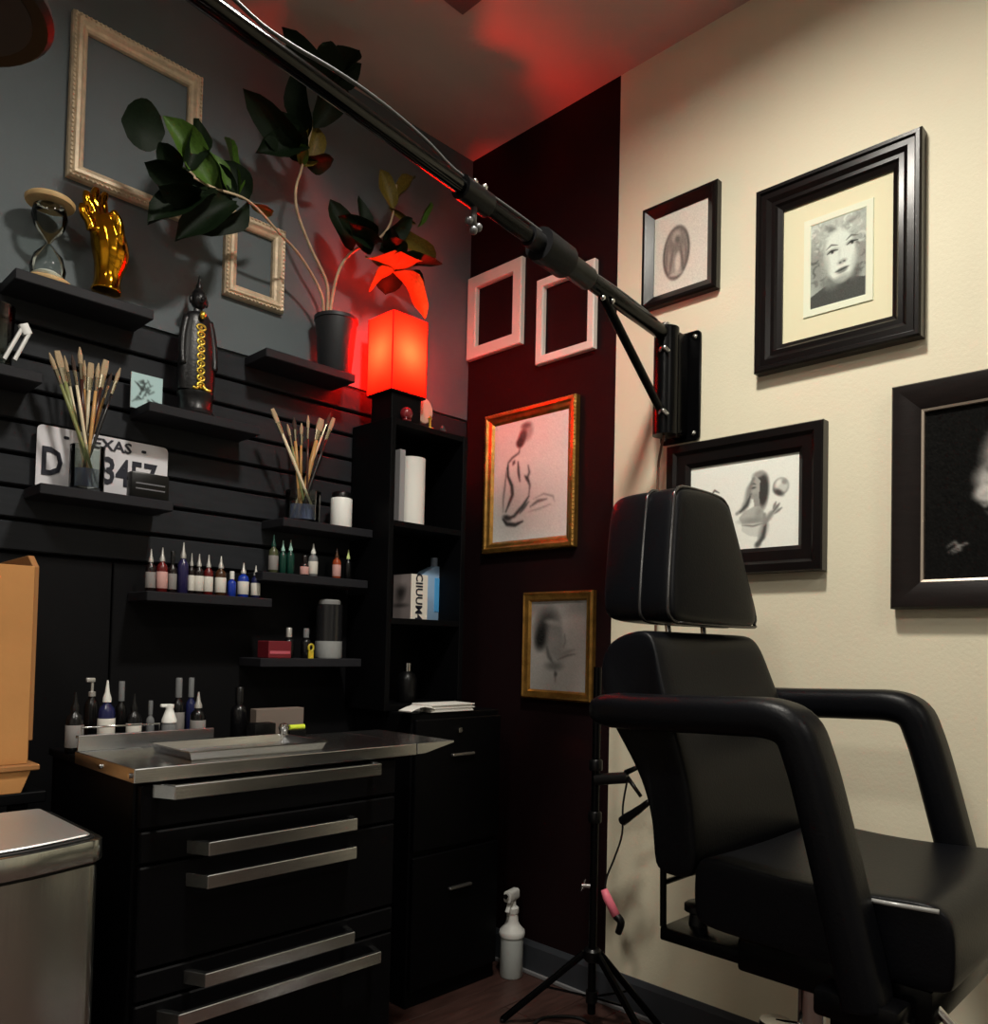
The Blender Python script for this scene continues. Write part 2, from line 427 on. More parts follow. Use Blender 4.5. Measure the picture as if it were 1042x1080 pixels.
# seated figure drawing
def art_seated():
    a = Art(84, 112, .93)
    a.ell(.5, 1.1, .5, .35, .74, soft=.8, op=.7); a.ell(.25, .95, .2, .25, .66, soft=.9, op=.6)
    a.ell(.45, .14, .085, .105, .62, .3, .3, .8); a.ell(.39, .2, .055, .1, .3, .35, .3); a.ell(.36, .25, .05, .05, .22, 0, .3)
    a.ell(.44, .07, .06, .03, .4, 0, .5)
    a.line([(.36, .3), (.35, .36), (.26, .4), (.2, .45), (.19, .56)], .012, .35)
    a.line([(.2, .48), (.2, .6), (.26, .72), (.27, .82), (.22, .92), (.18, 1.0)], .02, .2)
    a.line([(.18, .5), (.16, .7), (.14, .85), (.14, 1.0)], .012, .45)
    a.line([(.34, .46), (.35, .58), (.37, .68)], .016, .25); a.line([(.29, .44), (.27, .48)], .02, .3)
    a.line([(.48, .52), (.5, .6), (.47, .66), (.51, .74), (.5, .84)], .015, .35); a.line([(.44, .63), (.5, .7)], .018, .25)
    a.line([(.5, .86), (.42, .96), (.3, 1.06), (.2, 1.08)], .02, .22); a.line([(.5, .92), (.38, 1.04)], .014, .3)
    a.line([(.14, 1.08), (.2, 1.14), (.32, 1.16), (.42, 1.13)], .022, .15); a.ell(.2, 1.07, .06, .03, .2, .3, .5)
    a.line([(.52, .98), (.62, .93), (.74, .92)], .016, .4); a.line([(.56, .9), (.7, .86), (.82, .9), (.84, .96)], .01, .6)
    a.line([(.5, 1.03), (.62, 1.02), (.8, .98)], .01, .6)
    return a.blur(1).grain(.015).i
gim = art_seated(); gim = np.stack([gim, gim*.985, gim*.965], -1)
GPROF = [(0, .001), (0, .02), (.005, .026), (.014, .028), (.02, .022), (.03, .018), (.038, .01), (.038, .001)]
t = frame('picture_frame', 'ornate gold frame with a charcoal drawing of a seated figure', PR, .114, .512, 1.343, 1.816, GPROF, GOLDF, None, PAPER, gim)
beads(t, PR, .114, .512, 1.343, 1.816, .004, .022, .0045, GOLDF, .012)
def art_profile():
    a = Art(70, 96, .62)
    a.ell(.5, .1, .7, .12, .42, soft=.6, op=.6); a.ell(.45, .12, .2, .12, .55, .2, .6)
    a.ell(.3, .42, .22, .3, .26, .15, .35); a.ell(.2, .55, .11, .2, .14, .3, .4); a.ell(.42, .34, .13, .04, .6, .2, .6)
    a.ell(.44, .52, .14, .22, .46, -.2, .4, .9); a.ell(.46, .72, .16, .2, .5, -.3, .5); a.line([(.62, .5), (.64, .62), (.6, .72)], .01, .4)
    a.line([(.3, .7), (.34, .85), (.42, .95)], .03, .36); a.line([(.5, .85), (.66, .78), (.8, .74)], .028, .5); a.line([(.5, .9), (.68, .83), (.84, .8)], .01, .3)
    a.ell(.44, 1.0, .14, .06, .4, 0, .6); a.line([(.46, 1.03), (.47, 1.25)], .014, .42); a.ell(.47, 1.12, .03, .04, .32)
    return a.blur(2).grain(.012, 3).i
pim = art_profile(); pim = np.stack([pim, pim*.985, pim*.96], -1)
frame('picture_frame', 'thin gold frame with a soft grey portrait study, below the seated figure', PR, .306, .590, .866, 1.206,
      [(0, .001), (0, .018), (.006, .024), (.014, .02), (.024, .018), (.03, .01), (.03, .001)], GOLDF, None, PAPER, pim, None, print_mat('glazed_print', .25, .6))
# oval robed figure sketch
def art_oval():
    a = Art(70, 90, .86)
    a.ell(.42, .68, .25, .43, .28, .05, .06); a.ell(.42, .68, .215, .39, .6, .05, .1); a.ell(.42, .5, .17, .2, .5, 0, .3)
    a.ell(.42, .42, .08, .1, .66, 0, .3); a.ell(.44, .47, .05, .06, .42, 0, .4); a.line([(.36, .6), (.33, .8), (.3, 1.0)], .025, .44); a.line([(.5, .6), (.54, .85), (.55, 1.0)], .025, .42)
    a.ell(.45, .85, .05, .16, .8, .05, .3); a.ell(.42, 1.02, .12, .03, .7, 0, .4); a.line([(.26, .5), (.24, .7), (.25, .95)], .012, .42); a.line([(.58, .5), (.6, .7), (.58, .95)], .012, .42)
    return a.blur(1).grain(.02, 4).i
im = art_oval(); im = np.stack([im, im*.985, im*.93], -1)
SLOPE = lambda w, h=.03: [(0, .001), (0, h-.006), (.004, h), (w*.35, h), (w, .012), (w, .001)]
frame('picture_frame', 'small black frame with a pencil sketch of an oval robed figure', PR, .747, .987, 2.007, 2.302, SLOPE(.034, .028), BFRAME, None, PAPER, im)
# curly-haired portrait (a generic face)
def art_face():
    a = Art(110, 154, .74); q = random.Random(11)
    a.ell(.5, .55, .7, .75, .56, 0, .3); a.ell(.5, .18, .55, .3, .74, 0, .5)
    for k in range(150):                                   # wavy hair
        x, y = q.random(), q.random()*1.05
        r = .05+.05*q.random(); th = q.random()*6.3; up = y < .45
        v = q.uniform(.55, .95) if up else q.uniform(.25, .75)
        a.line([(x+r*math.cos(th+t_), y+r*.8*math.sin(th+t_)) for t_ in (0, .6, 1.2, 1.8, 2.4)], .02, v, .65)
    a.ell(.36, .15, .1, .05, .35, .5, .6, .6); a.ell(.72, .13, .12, .04, .5, -.4, .6, .6)
    a.poly([(0, 1.4), (0, 1.2), (.28, 1.08), (.45, 1.02), (.75, 1.04), (1, 1.1), (1, 1.4)], .28)
    a.ell(.4, 1.04, .16, .13, .4, 0, .4); a.ell(.8, .98, .1, .12, .36, 0, .5)
    a.ell(.54, .64, .285, .44, .88, -.14, .1)
    a.ell(.28, .76, .07, .26, .66, -.1, .6, .7); a.ell(.56, 1.03, .2, .05, .55, -.15, .6, .7); a.ell(.8, .8, .05, .2, .7, .2, .6, .6)
    for ex, ey in ((.4, .55), (.76, .49)):
        a.line([(ex-.11, ey-.07), (ex-.02, ey-.125), (ex+.1, ey-.09)], .013, .4)
        a.ell(ex, ey-.02, .1, .035, .62, -.12, .5); a.ell(ex, ey+.005, .06, .018, .8, -.12, .4); a.ell(ex, ey, .024, .022, .15, 0, .4)
        a.line([(ex-.095, ey+.012), (ex-.02, ey-.025), (ex+.1, ey-.015)], .014, .15)
    a.ell(.53, .62, .025, .1, .78, .1, .6, .6); a.ell(.58, .75, .075, .035, .62, -.15, .6); a.ell(.545, .762, .02, .012, .25, 0, .5); a.ell(.62, .75, .02, .012, .28, 0, .5)
    a.ell(.58, .875, .115, .026, .38, -.16, .35); a.ell(.585, .91, .085, .026, .5, -.16, .4); a.line([(.465, .9), (.57, .885), (.69, .86)], .008, .18); a.ell(.59, .965, .08, .02, .72, -.1, .6, .7)
    return a.blur(1).grain(.02, 5).i
im = art_face(); im = np.stack([im*.96, im, im*.95], -1)
u0, v1 = UR(850, 238); u1, v0 = UR(915, 313)
v1 = UR(850, 241)[1]; v0 = UR(857, 326)[1]; u0 = UR(855, 285)[0]; u1 = UR(913, 280)[0]
MON = [(0, .001), (0, .03), (.004, .036), (.012, .036), (.016, .03), (.03, .032), (.04, .024), (.05, .026), (.055, .02), (.066, .014), (.066, .001)]
t = frame('picture_frame', 'large stepped black frame with a cream mat and a portrait of a curly haired woman', PR, 1.102, 1.498, 1.742, 2.216, MON, BFRAME, None, MATB, im, (u0, u1, v0, v1))
bm = NB(); ring(bm, PR, u0-.018, u1+.018, v0-.018, v1+.018, [(0, .0082), (.001, .0112), (.016, .0112), (.018, .0095), (.018, .0082)]); obj('mat_bevel', bm, mat('pale_mat', (226, 230, 206), .8), t)
# girl with a floating bubble
def art_girl():
    a = Art(165, 120, .97)
    a.ell(.66, .22, .06, .1, .3, .15, .25); a.ell(.69, .28, .045, .13, .26, .1, .3); a.ell(.64, .13, .05, .025, .62, -.2, .4)     # hair
    a.poly([(.585, .15), (.57, .2), (.555, .235), (.568, .25), (.562, .285), (.575, .32), (.61, .33), (.65, .3), (.66, .18), (.62, .14)], .7)   # face in profile
    a.ell(.6, .235, .022, .008, .3, -.1, .5); a.line([(.575, .205), (.6, .2), (.62, .21)], .007, .35); a.line([(.562, .285), (.585, .283)], .006, .3); a.ell(.615, .3, .03, .02, .55, 0, .6, .6)
    a.poly([(.6, .32), (.65, .3), (.66, .4), (.61, .4)], .62)
    a.line([(.6, .16), (.56, .24), (.545, .34), (.51, .4), (.45, .43)], .028, .5, .8); a.line([(.57, .3), (.54, .37), (.48, .42)], .014, .3)
    a.poly([(.52, .42), (.6, .39), (.66, .39), (.7, .45), (.69, .52), (.5, .52), (.47, .47)], .74); a.ell(.6, .5, .11, .025, .6, 0, .6); a.ell(.65, .44, .03, .05, .58, .3, .6, .7)
    a.poly([(.5, .53), (.69, .53), (.66, .64), (.56, .62), (.5, .58)], .86); a.line([(.5, .53), (.6, .545), (.69, .53)], .007, .5)
    a.line([(.7, .46), (.705, .55), (.68, .63), (.645, .69)], .032, .6); a.line([(.715, .52), (.69, .64), (.64, .71)], .016, .3); a.ell(.645, .695, .03, .022, .34, -.6, .5)
    a.line([(.7, .54), (.75, .47), (.79, .43)], .022, .58); a.line([(.78, .44), (.83, .385)], .012, .45); a.line([(.79, .46), (.85, .42)], .01, .5); a.line([(.775, .42), (.8, .37)], .01, .5)
    a.ell(.84, .25, .07, .07, .55, 0, .08); a.ell(.845, .245, .06, .06, .84, 0, .2); a.ell(.82, .295, .045, .022, .3, .5, .5); a.ell(.87, .215, .025, .02, .62, .5, .4); a.ell(.82, .22, .02, .03, .95, .6, .5)
    a.line([(.2, .26), (.235, .215), (.28, .24)], .007, .3)
    return a.blur(1).grain(.01, 6).i
im = art_girl(); im = np.stack([im*.985, im, im*.96], -1)
GIRL = [(0, .001), (0, .03), (.003, .034), (.022, .034), (.03, .026), (.055, .022), (.066, .014), (.066, .001)]
frame('picture_frame', 'wide black frame with a pencil drawing of a woman and a floating bubble', PR, .846, 1.283, 1.230, 1.594, GIRL, BFRAME, None, PAPER, im)
# dark canvas with a pale feathery shape
def art_dark():
    a = Art(80, 110, .08)
    for cx, cy, rx, ry, v, r in ((.62, .42, .2, .26, .66, .2), (.52, .64, .17, .12, .74, .5), (.45, .72, .1, .07, .8, 0), (.62, .3, .11, .16, .78, .4), (.72, .66, .16, .22, .5, 0), (.8, .48, .14, .22, .6, -.3), (.62, .86, .14, .1, .45, .6), (.5, .55, .07, .04, .3, .6), (.66, .56, .09, .04, .28, .2)):
        a.ell(cx, cy, rx, ry, v, r, .3, .9)
    for k in range(16):
        q = random.Random(k); x = .5+q.uniform(-.06, .3); y = .3+q.uniform(0, .55)
        a.line([(x, y), (x-.06, y+.05), (x-.09, y+.03)], .012, q.uniform(.3, .85), .7)
    a.line([(.16, 1.12), (.22, 1.08), (.26, 1.14), (.2, 1.17)], .009, .5); a.line([(.18, 1.16), (.24, 1.12), (.32, 1.09)], .008, .6)
    return a.blur(1).grain(.012, 8).i
im = art_dark(); im = np.stack([im, im*.985, im*.96], -1)
u0, u1, v0, v1 = 1.438, 1.842, 1.134, 1.637
t = frame('picture_frame', 'deep brown black frame with a dark canvas and pale feathery shape', PR, u0, u1, v0, v1,
          [(0, .001), (0, .03), (.004, .036), (.012, .036), (.058, .02), (.06, .001)], BFRAME2, None, BLK, im, (u0+.064, u1-.064, v0+.064, v1-.064), print_mat('canvas_print', .95))
MATS['canvas_print'].node_tree.nodes['Principled BSDF'].inputs['Specular IOR Level'].default_value = .03
bm = NB(); ring(bm, PR, u0+.059, u1-.059, v0+.059, v1-.059, [(0, .002), (0, .02), (.005, .018), (.006, .002)]); obj('liner', bm, mat('champagne_liner', (190, 176, 160), .35, .6), t)

# ================================================================== WALL SHELVES
SHT = .024
def shelf(label, x0, x1, z0, d=.12):
    bm = NB(); box(bm, x0, x1, -d, -.001, z0, z0+SHT, .002, 1)
    o = obj('wall_shelf', bm, SHELF); return tag(o, label, 'shelf', 'black floating wall shelves')
shelf('black wall shelf carrying the hourglass and golden hand', -1.460, -1.160, 1.802)
shelf('black wall shelf below the hourglass, holding white tongs', -1.70, -1.397, 1.587)
shelf('black wall shelf carrying the dark robed figurine and small card', -1.164, -.868, 1.579)
shelf('black wall shelf carrying the potted fig plant', -.858, -.566, 1.797)
shelf('black wall shelf in front of the licence plate', -1.395, -1.096, 1.344)
shelf('black wall shelf with a brush jar and a white jar', -.790, -.486, 1.346)
shelf('black wall shelf of small ink bottles right under the white jar', -.848, -.501, 1.193)
shelf('black wall shelf with a row of dark and blue ink bottles', -1.153, -.817, 1.121)
shelf('lowest black wall shelf with the red box', -.846, -.517, .960)
Z_A, Z_B, Z_C, Z_E, Z_G, Z_H, Z_I = 1.826, 1.611, 1.603, 1.370, 1.217, 1.145, .984   # shelf tops
Z_D = 1.821; Z_F = 1.368; Z_P = 1.368

# ---- hourglass
def at(px, py, y): return W(px, py, y=y)
c = at(50, 290, -.062); cx = c.x
t = thing('hourglass', 'wooden hourglass with white sand on the upper shelf', 'hourglass', (cx, -.062, Z_A))
zt = at(50, 212, -.062).z; hh = zt-Z_A
bm = NB(); lathe(bm, [(.0, 0), (.05, 0), (.052, .004), (.052, .009), (.048, .013), (0, .013)], (cx, -.062, Z_A), 28); obj('base_disc', bm, WOODT, t, SM)
bm = NB(); lathe(bm, [(.0, 0), (.05, 0), (.052, .004), (.052, .009), (.048, .013), (0, .013)], (cx, -.062, zt-.007), 28); obj('top_disc', bm, WOODT, t, SM)
bm = NB(); g = hh-.02; lathe(bm, [(.02, .013), (.034, .02), (.038, .04), (.03, .07), (.008, .013+g/2-.006), (.004, .013+g/2), (.008, .013+g/2+.006), (.03, .013+g-.055), (.038, .013+g-.03), (.034, .013+g-.008), (.02, .013+g)], (cx, -.062, Z_A), 24); obj('glass', bm, GLASS, t, SM)
bm = NB(); lathe(bm, [(0, .015), (.03, .017), (.033, .025), (.02, .034), (0, .042)], (cx, -.062, Z_A), 20); obj('sand', bm, SAND, t, SM)

# ---- golden hand
c = at(112, 306, -.065); hx = c.x; s = 1.0
def hp(px, py, dy=0.): return at(px, py, -.065+dy)
bm = NB()
ptsw = [hp(112, 309), hp(114, 290), hp(117, 272), hp(115, 255), hp(111, 240), hp(107, 228)]
for k, q in enumerate(ptsw): pass
tube(bm, smooth_path(ptsw, 4), [.036, .034, .031, .03, .031, .033, .036, .039, .041, .042, .042, .042, .041, .04, .039, .038, .036, .034, .032, .03, .026][:21], 14)
for tip, mid, root, dy, r in (((86, 214), (89, 226), (97, 243), -.017, .0115), ((91, 201), (93, 214), (100, 232), -.006, .0125), ((102, 198), (99, 211), (104, 230), .006, .0125), ((112, 203), (108, 213), (110, 230), .017, .011)):
    tube(bm, smooth_path([hp(*root, dy), hp((root[0]+mid[0])/2, (root[1]+mid[1])/2-4, dy), hp(*mid, dy), hp(*tip, dy*.9)], 4), [r*1.1, r*1.1, r, r, r, r, r, r*.95, r*.95, r*.9, r*.9, r*.75, r*.6], 10)
tube(bm, smooth_path([hp(121, 262, -.02), hp(126, 248, -.034), hp(124, 232, -.036), hp(118, 222, -.034)], 4), [.018, .017, .015, .014, .013, .012, .012, .0115, .011, .0105, .01, .009, .007], 10)
o = obj('hand_sculpture', bm, GOLD, None, True)
md = o.modifiers.new('join', 'REMESH'); md.mode = 'VOXEL'; md.voxel_size = .0028; md.use_smooth_shade = True
md = o.modifiers.new('soft', 'SMOOTH'); md.iterations = 8; md.factor = .5
tag(o, 'shiny golden hand sculpture with curled fingers on the upper shelf', 'sculpture')

# ---- robed figurine
c = at(206, 418, -.065); fx = c.x; zt = at(206, 280, -.065).z; ZF = Z_C+.048; fh = zt-ZF
t = thing('figurine', 'black standing robed figurine with a gold ornamented front', 'figurine', (fx, -.065, Z_C))
FIG = mat('dark_bronze', (26, 26, 28), .35, .3, bump=.2, bscale=120)
GOLDO = mat('gold_ornament', (226, 196, 84), .3, .9, bump=.4, bscale=200)
k = fh
bm = NB(); lathe(bm, [(0, 0), (.048, 0), (.05, .006), (.046, .012), (.042, .018), (.042, .048), (.046, .054), (.046, .06), (.03, .0635), (0, .0635)], (fx, -.065, Z_C), 24); obj('pedestal', bm, FIG, t, SM)
bm = NB(); lathe(bm, [(0, .016), (.046, .018), (.05, .05), (.046, .12), (.04, .165), (.036, .195), (.034, .212), (.026, .222), (.012, .228), (.011, .24), (0, .24)], (fx, -.065, ZF), 24, 1., .55); obj('robe', bm, FIG, t, SM)
bm = NB(); sph(bm, (fx, -.067, ZF+.258), .021, 1.2); sph(bm, (fx, -.088, ZF+.256), .004, 1.4, 8, 6)
for sgn in (-1, 1): sph(bm, (fx+sgn*.021, -.066, ZF+.255), .005, 2.2, 8, 6)
for sgn in (-1, 1): sph(bm, (fx+sgn*.008, -.084, ZF+.262), .003, .7, 8, 6)
box(bm, fx-.006, fx+.006, -.0885, -.083, ZF+.246, ZF+.249)
hd = obj('head', bm, FIG, t, True)
bm = NB(); lathe(bm, [(.017, .275), (.012, .284), (.008, .287), (.009, .294), (.005, .302), (.0035, .312), (0, .325)], (fx, -.066, ZF), 12); obj('topknot', bm, FIG, hd, SM)
for sgn in (-1, 1):
    bm = NB(); tube(bm, smooth_path([(fx+sgn*.03, -.066, ZF+.208), (fx+sgn*.04, -.07, ZF+.16), (fx+sgn*.043, -.075, ZF+.11), (fx+sgn*.042, -.08, ZF+.08)], 4), [.011, .008], 8); obj('arm', bm, FIG, t, True)
for i in range(9):                                    # gold links down the front
    zz = ZF+.03+i*.019; yy = -.0635-.55*(.05-.0075*max(0, (zz-Z_C-.05)/.08))-.004
    bm = NB(); ww = .0095 if i < 8 else .012
    tube(bm, [(fx+ww*math.cos(a), yy, zz+.0075*math.sin(a)) for a in [2*PI*q/10 for q in range(11)]], .0028, 6); sph(bm, (fx, yy, zz), .0035, 1, 8, 6)
    obj('ornament', bm, GOLDO, t, True)
for sgn in (-1, 1):
    bm = NB(); tube(bm, smooth_path([(fx+sgn*.004, -.095, ZF+.028), (fx+sgn*.014, -.1, ZF+.018), (fx+sgn*.024, -.1, ZF+.02)], 4), [.005, .004], 8); obj('gilt_foot', bm, GOLDO, t, True)
bm = NB(); sph(bm, (fx, -.093, ZF+.212), .0085, 1.2, 10, 8); obj('ornament', bm, GOLDO, t, True)

# ---- small card
def art_card():
    a = Art(40, 44, .86); q = random.Random(3)
    for k in range(26):
        x, y = .2+q.random()*.5, .25+q.random()*.7
        a.line([(x, y), (x+q.uniform(-.15, .15), y+q.uniform(-.12, .12)), (x+q.uniform(-.2, .2), y+q.uniform(-.2, .2))], .025, q.uniform(.1, .45), .8)
    return a.blur(1).i
im = art_card(); im = np.stack([im*.80, im*.93, im*.94], -1)
p0 = at(138, 392, -.03); p1 = at(171, 400, -.03); zb = Z_C
bm = NB(); box(bm, p0.x, p1.x, -.034, -.030, zb, p0.z, .0005, 1); o = tag(obj('art_card', bm, WHITE), 'small pale blue card with a dark drawing beside the robed figurine', 'card')
grid_print('printed_face', im, (p0.x, -.0345, p0.z), (p1.x-p0.x, 0, 0), (0, 0, zb-p0.z), print_mat('card_print', .5), o)

# ---- licence plate with raised characters
PLATE = mat('plate_white', (214, 212, 218), .45, bump=.02)
INK = mat('plate_ink', (22, 24, 40), .5)
def text(body, size, centre, m, parent, name='lettering', depth=.0008, face='y', width=None, font_squeeze=1., rot=None):
    cu = bpy.data.curves.new('t', 'FONT'); cu.body = body; cu.size = size; cu.align_x = 'CENTER'; cu.align_y = 'CENTER'; cu.extrude = depth; cu.offset = size*.022
    cu.resolution_u = 2
    o = bpy.data.objects.new('t', cu); COL.objects.link(o)
    dg = bpy.context.evaluated_depsgraph_get(); me = bpy.data.meshes.new_from_object(o.evaluated_get(dg)); bpy.data.objects.remove(o)
    me.materials.clear(); me.materials.append(m)
    R = Matrix.Rotation(PI/2, 4, 'X') if face == 'y' else Matrix.Rotation(-PI/2, 4, 'Z') @ Matrix.Rotation(PI/2, 4, 'X')
    if rot: R = R @ Matrix.Rotation(rot, 4, 'Z')
    me.transform(R @ Matrix.Diagonal((font_squeeze, 1, 1, 1)))
    n = bpy.data.objects.new(name, me); COL.objects.link(n); n.location = Vector(centre)-wloc(parent); n.parent = parent
    return n
px0 = -1.377; px1 = px0+.305; zp = Z_P
t = thing('licence_plate', 'white licence plate leaning on the black slats behind the brushes', 'licence plate', ((px0+px1)/2, -.02, zp))
bm = NB(); ym = -.022
pts = [(px0+.152+a, zp+.0762+b) for a, b in rrect(.305, .1524, .012)]
prism(bm, pts, 'y', ym, ym+.002); obj('plate', bm, PLATE, t)
text('TEXAS', .036, (px0+.155, ym-.0012, zp+.131), INK, t, font_squeeze=1.1)
text('3457', .092, (px0+.21, ym-.0012, zp+.066), INK, t, font_squeeze=.72)
text('D', .092, (px0+.032, ym-.0012, zp+.066), INK, t, font_squeeze=.72)
bm = NB(); prism(bm, [(px0+.142, zp+.07), (px0+.15, zp+.078), (px0+.154, zp+.068), (px0+.148, zp+.058)], 'y', ym-.002, ym-.0002); obj('state_mark', bm, INK, t)
for u in (.062, .243):
    bm = NB(); prism(bm, [(px0+u+a, zp+.131+b) for a, b in rrect(.012, .007, .003)], 'y', ym-.0015, ym); obj('bolt_slot', bm, INK, t)
# black gadget
p0 = at(135, 522, -.085); p1 = at(176, 524, -.085); zt = at(150, 499, -.085).z
t = thing('card_case', 'small black case with grey stripes in front of the licence plate', 'case', ((p0.x+p1.x)/2, -.085, zp))
bm = NB(); box(bm, p0.x, p1.x, -.1, -.07, zp, zt, .005); obj('body', bm, BLKP, t, SM)
for q in (.35, .55):
    bm = NB(); zz = zp+(zt-zp)*q; box(bm, p0.x+.012, p1.x-.012, -.1012, -.099, zz, zz+.003); obj('stripe', bm, mat('grey_stripe', (110, 110, 116), .4), t)
# white tongs on the partly hidden shelf
t = thing('tongs', 'white metal tongs lying tilted on the shelf edge', 'tongs', at(10, 384, -.09))
t.location.z = Z_B
WM = mat('white_metal', (206, 206, 204), .4, .2)
A = at(26, 347, -.09); B = at(8, 381, -.09); B.z = Z_B+.004
for a, b in (((24, 345), (4, 379)), ((31, 351), (15, 380))):
    q0 = at(*a, -.09); q1 = at(*b, -.09); q1.z = max(q1.z, Z_B+.005)
    bm = NB(); tube(bm, [q0, q1], 1, section=rrect(.008, .012, .002, 2), up=(0, 1, 0)); obj('tine', bm, WM, t, SM)
bm = NB(); tube(bm, [at(24, 342, -.09), at(29, 353, -.09)], 1, section=rrect(.02, .014, .003, 2), up=(0, 1, 0)); obj('hinge', bm, WM, t, SM)
c = at(-8, 380, -.06)
bm = NB(); lathe(bm, [(.034, 0), (.036, .004), (.04, .13), (.041, .14), (.038, .14), (.036, .008), (0, .006)], (c.x, -.06, Z_B), 24)
tag(obj('drinking_glass', bm, GLASS, None, SM), 'clear drinking glass beside the white tongs', 'glass')

# ---- brushes in jars
HANDLES = [mat('brush_wood', (186, 142, 88), .4), mat('brush_dark', (58, 30, 22), .35), mat('brush_green', (128, 132, 84), .4), mat('brush_cream', (214, 200, 170), .4), mat('brush_black', (26, 24, 24), .35)]
HN = ['bare wood', 'dark brown', 'olive green', 'cream', 'black']
FERR = mat('ferrule', (196, 186, 160), .25, 1.)
BRIS = mat('bristle', (170, 148, 118), .8, bump=.5, bscale=300); BRISD = mat('bristle_dark', (60, 44, 36), .8, bump=.5, bscale=300)
def brush(foot, tip, r, hm, kind, place, flat=False):
    foot = Vector(foot); tip = Vector(tip); d = (tip-foot)
    P = lambda f: foot+d*f
    t = thing('paint_brush', '%s %s %s paint brush, %s bristles, in jar %s' % ('slim' if r < .0043 else 'stout', HN[hm], 'flat' if flat else 'round', 'pale' if kind else 'dark', place), 'brush', foot, 'paint brushes in the jar '+place)
    bm = NB(); tube(bm, [P(0), P(.2), P(.55), P(.78)], [r*.5, r*.75, r, r*.75], 8); obj('handle', bm, HANDLES[hm], t, True)
    sec = rrect(2.6, 1.1, .5, 2) if flat else None
    bm = NB(); tube(bm, [P(.77), P(.88)], [r*.85, r*1.1], 8, sec, (0, 1, 0)); obj('ferrule', bm, FERR, t, SM)
    bm = NB(); tube(bm, [P(.875), P(.94), P(1.)], [r*1.0, r*1.15, r*(.9 if flat else .3)], 8, sec, (0, 1, 0)); obj('bristles', bm, BRIS if kind else BRISD, t, SM)
def jar(px, pw, ztop, zf, y, label, tint=None):
    a = at(px-pw/2, 510, y); b = at(px+pw/2, 510, y); cx = (a.x+b.x)/2; r = (b.x-a.x)/2
    t = thing('glass_jar', label, 'jar', (cx, y, zf))
    bm = NB(); lathe(bm, [(r*.92, 0), (r, .004), (r, ztop-.004), (r*1.02, ztop), (r*.95, ztop), (r*.93, .008), (0, .007)], (cx, y, zf), 24); obj('glass', bm, GLASS, t, SM)
    bm = NB(); lathe(bm, [(0, .0075), (r*.9, .0078), (r*.9, .05), (0, .05)], (cx, y, zf), 20); obj('blue_haze', bm, mat('blue_tint', (150, 160, 215), .15, alpha=.45), t, SM)  # added tinted core imitating the bluish highlights and haze in the glass
    return cx, r
cx, r = jar(91, 36, .105, Z_P, -.085, 'clear glass jar of paint brushes before the licence plate')
for kk, (px, py, hm, kd, fl_, rr) in enumerate(((52, 372, 2, 1, 0, .0045), (60, 370, 2, 1, 1, .0055), (68, 375, 3, 1, 0, .004), (76, 374, 3, 0, 0, .0042), (84, 366, 1, 1, 0, .005), (96, 383, 3, 1, 1, .0055), (104, 383, 0, 1, 0, .0045), (112, 380, 1, 1, 1, .0055), (118, 393, 0, 0, 0, .004), (127, 388, 4, 1, 0, .004), (89, 380, 0, 1, 0, .004))):
    ly = ((kk*4) % 11)/10*2-1; tip = at(px, py, -.085+ly*.034); q = (px-88)/40.
    brush((cx-q*r*.5, -.085+ly*r*.72, Z_P+.012), tip, rr, hm, kd, 'by licence plate', fl_)
cx, r = jar(320, 32, .09, Z_F, -.072, 'clear glass jar of paint brushes beside the white jar')
for kk, (px, py, hm, kd, fl_, rr) in enumerate(((287, 431, 3, 1, 1, .005), (303, 447, 2, 1, 0, .004), (310, 440, 0, 0, 0, .0055), (325, 438, 1, 1, 0, .004), (339, 442, 0, 1, 1, .0075), (349, 435, 3, 0, 0, .0045), (352, 441, 4, 1, 1, .0045), (318, 446, 0, 1, 0, .0045))):
    ly = ((kk*3) % 8)/7*2-1; tip = at(px, py, -.072+ly*.034); q = (px-322)/34.
    brush((cx-q*r*.5, -.072+ly*r*.7, Z_F+.012), tip, rr, hm, kd, 'by white jar', fl_)
# ---- white jar
a = at(350, 552, -.075); b = at(369, 552, -.075); cx = (a.x+b.x)/2; r = (b.x-a.x)/2; zt = at(360, 526, -.075).z
t = thing('jar', 'white cylindrical jar with a black lid', 'jar', (cx, -.075, Z_F))
bm = NB(); lathe(bm, [(0, 0), (r*.95, 0), (r, .004), (r, zt-Z_F-.003), (r*.96, zt-Z_F), (0, zt-Z_F)], (cx, -.075, Z_F), 24); obj('body', bm, WHITE, t, SM)
bm = NB(); lathe(bm, [(0, 0), (r*.9, 0), (r*.9, .014), (r*.8, .018), (0, .018)], (cx, -.075, zt), 20); obj('lid', bm, BLKP, t, SM)

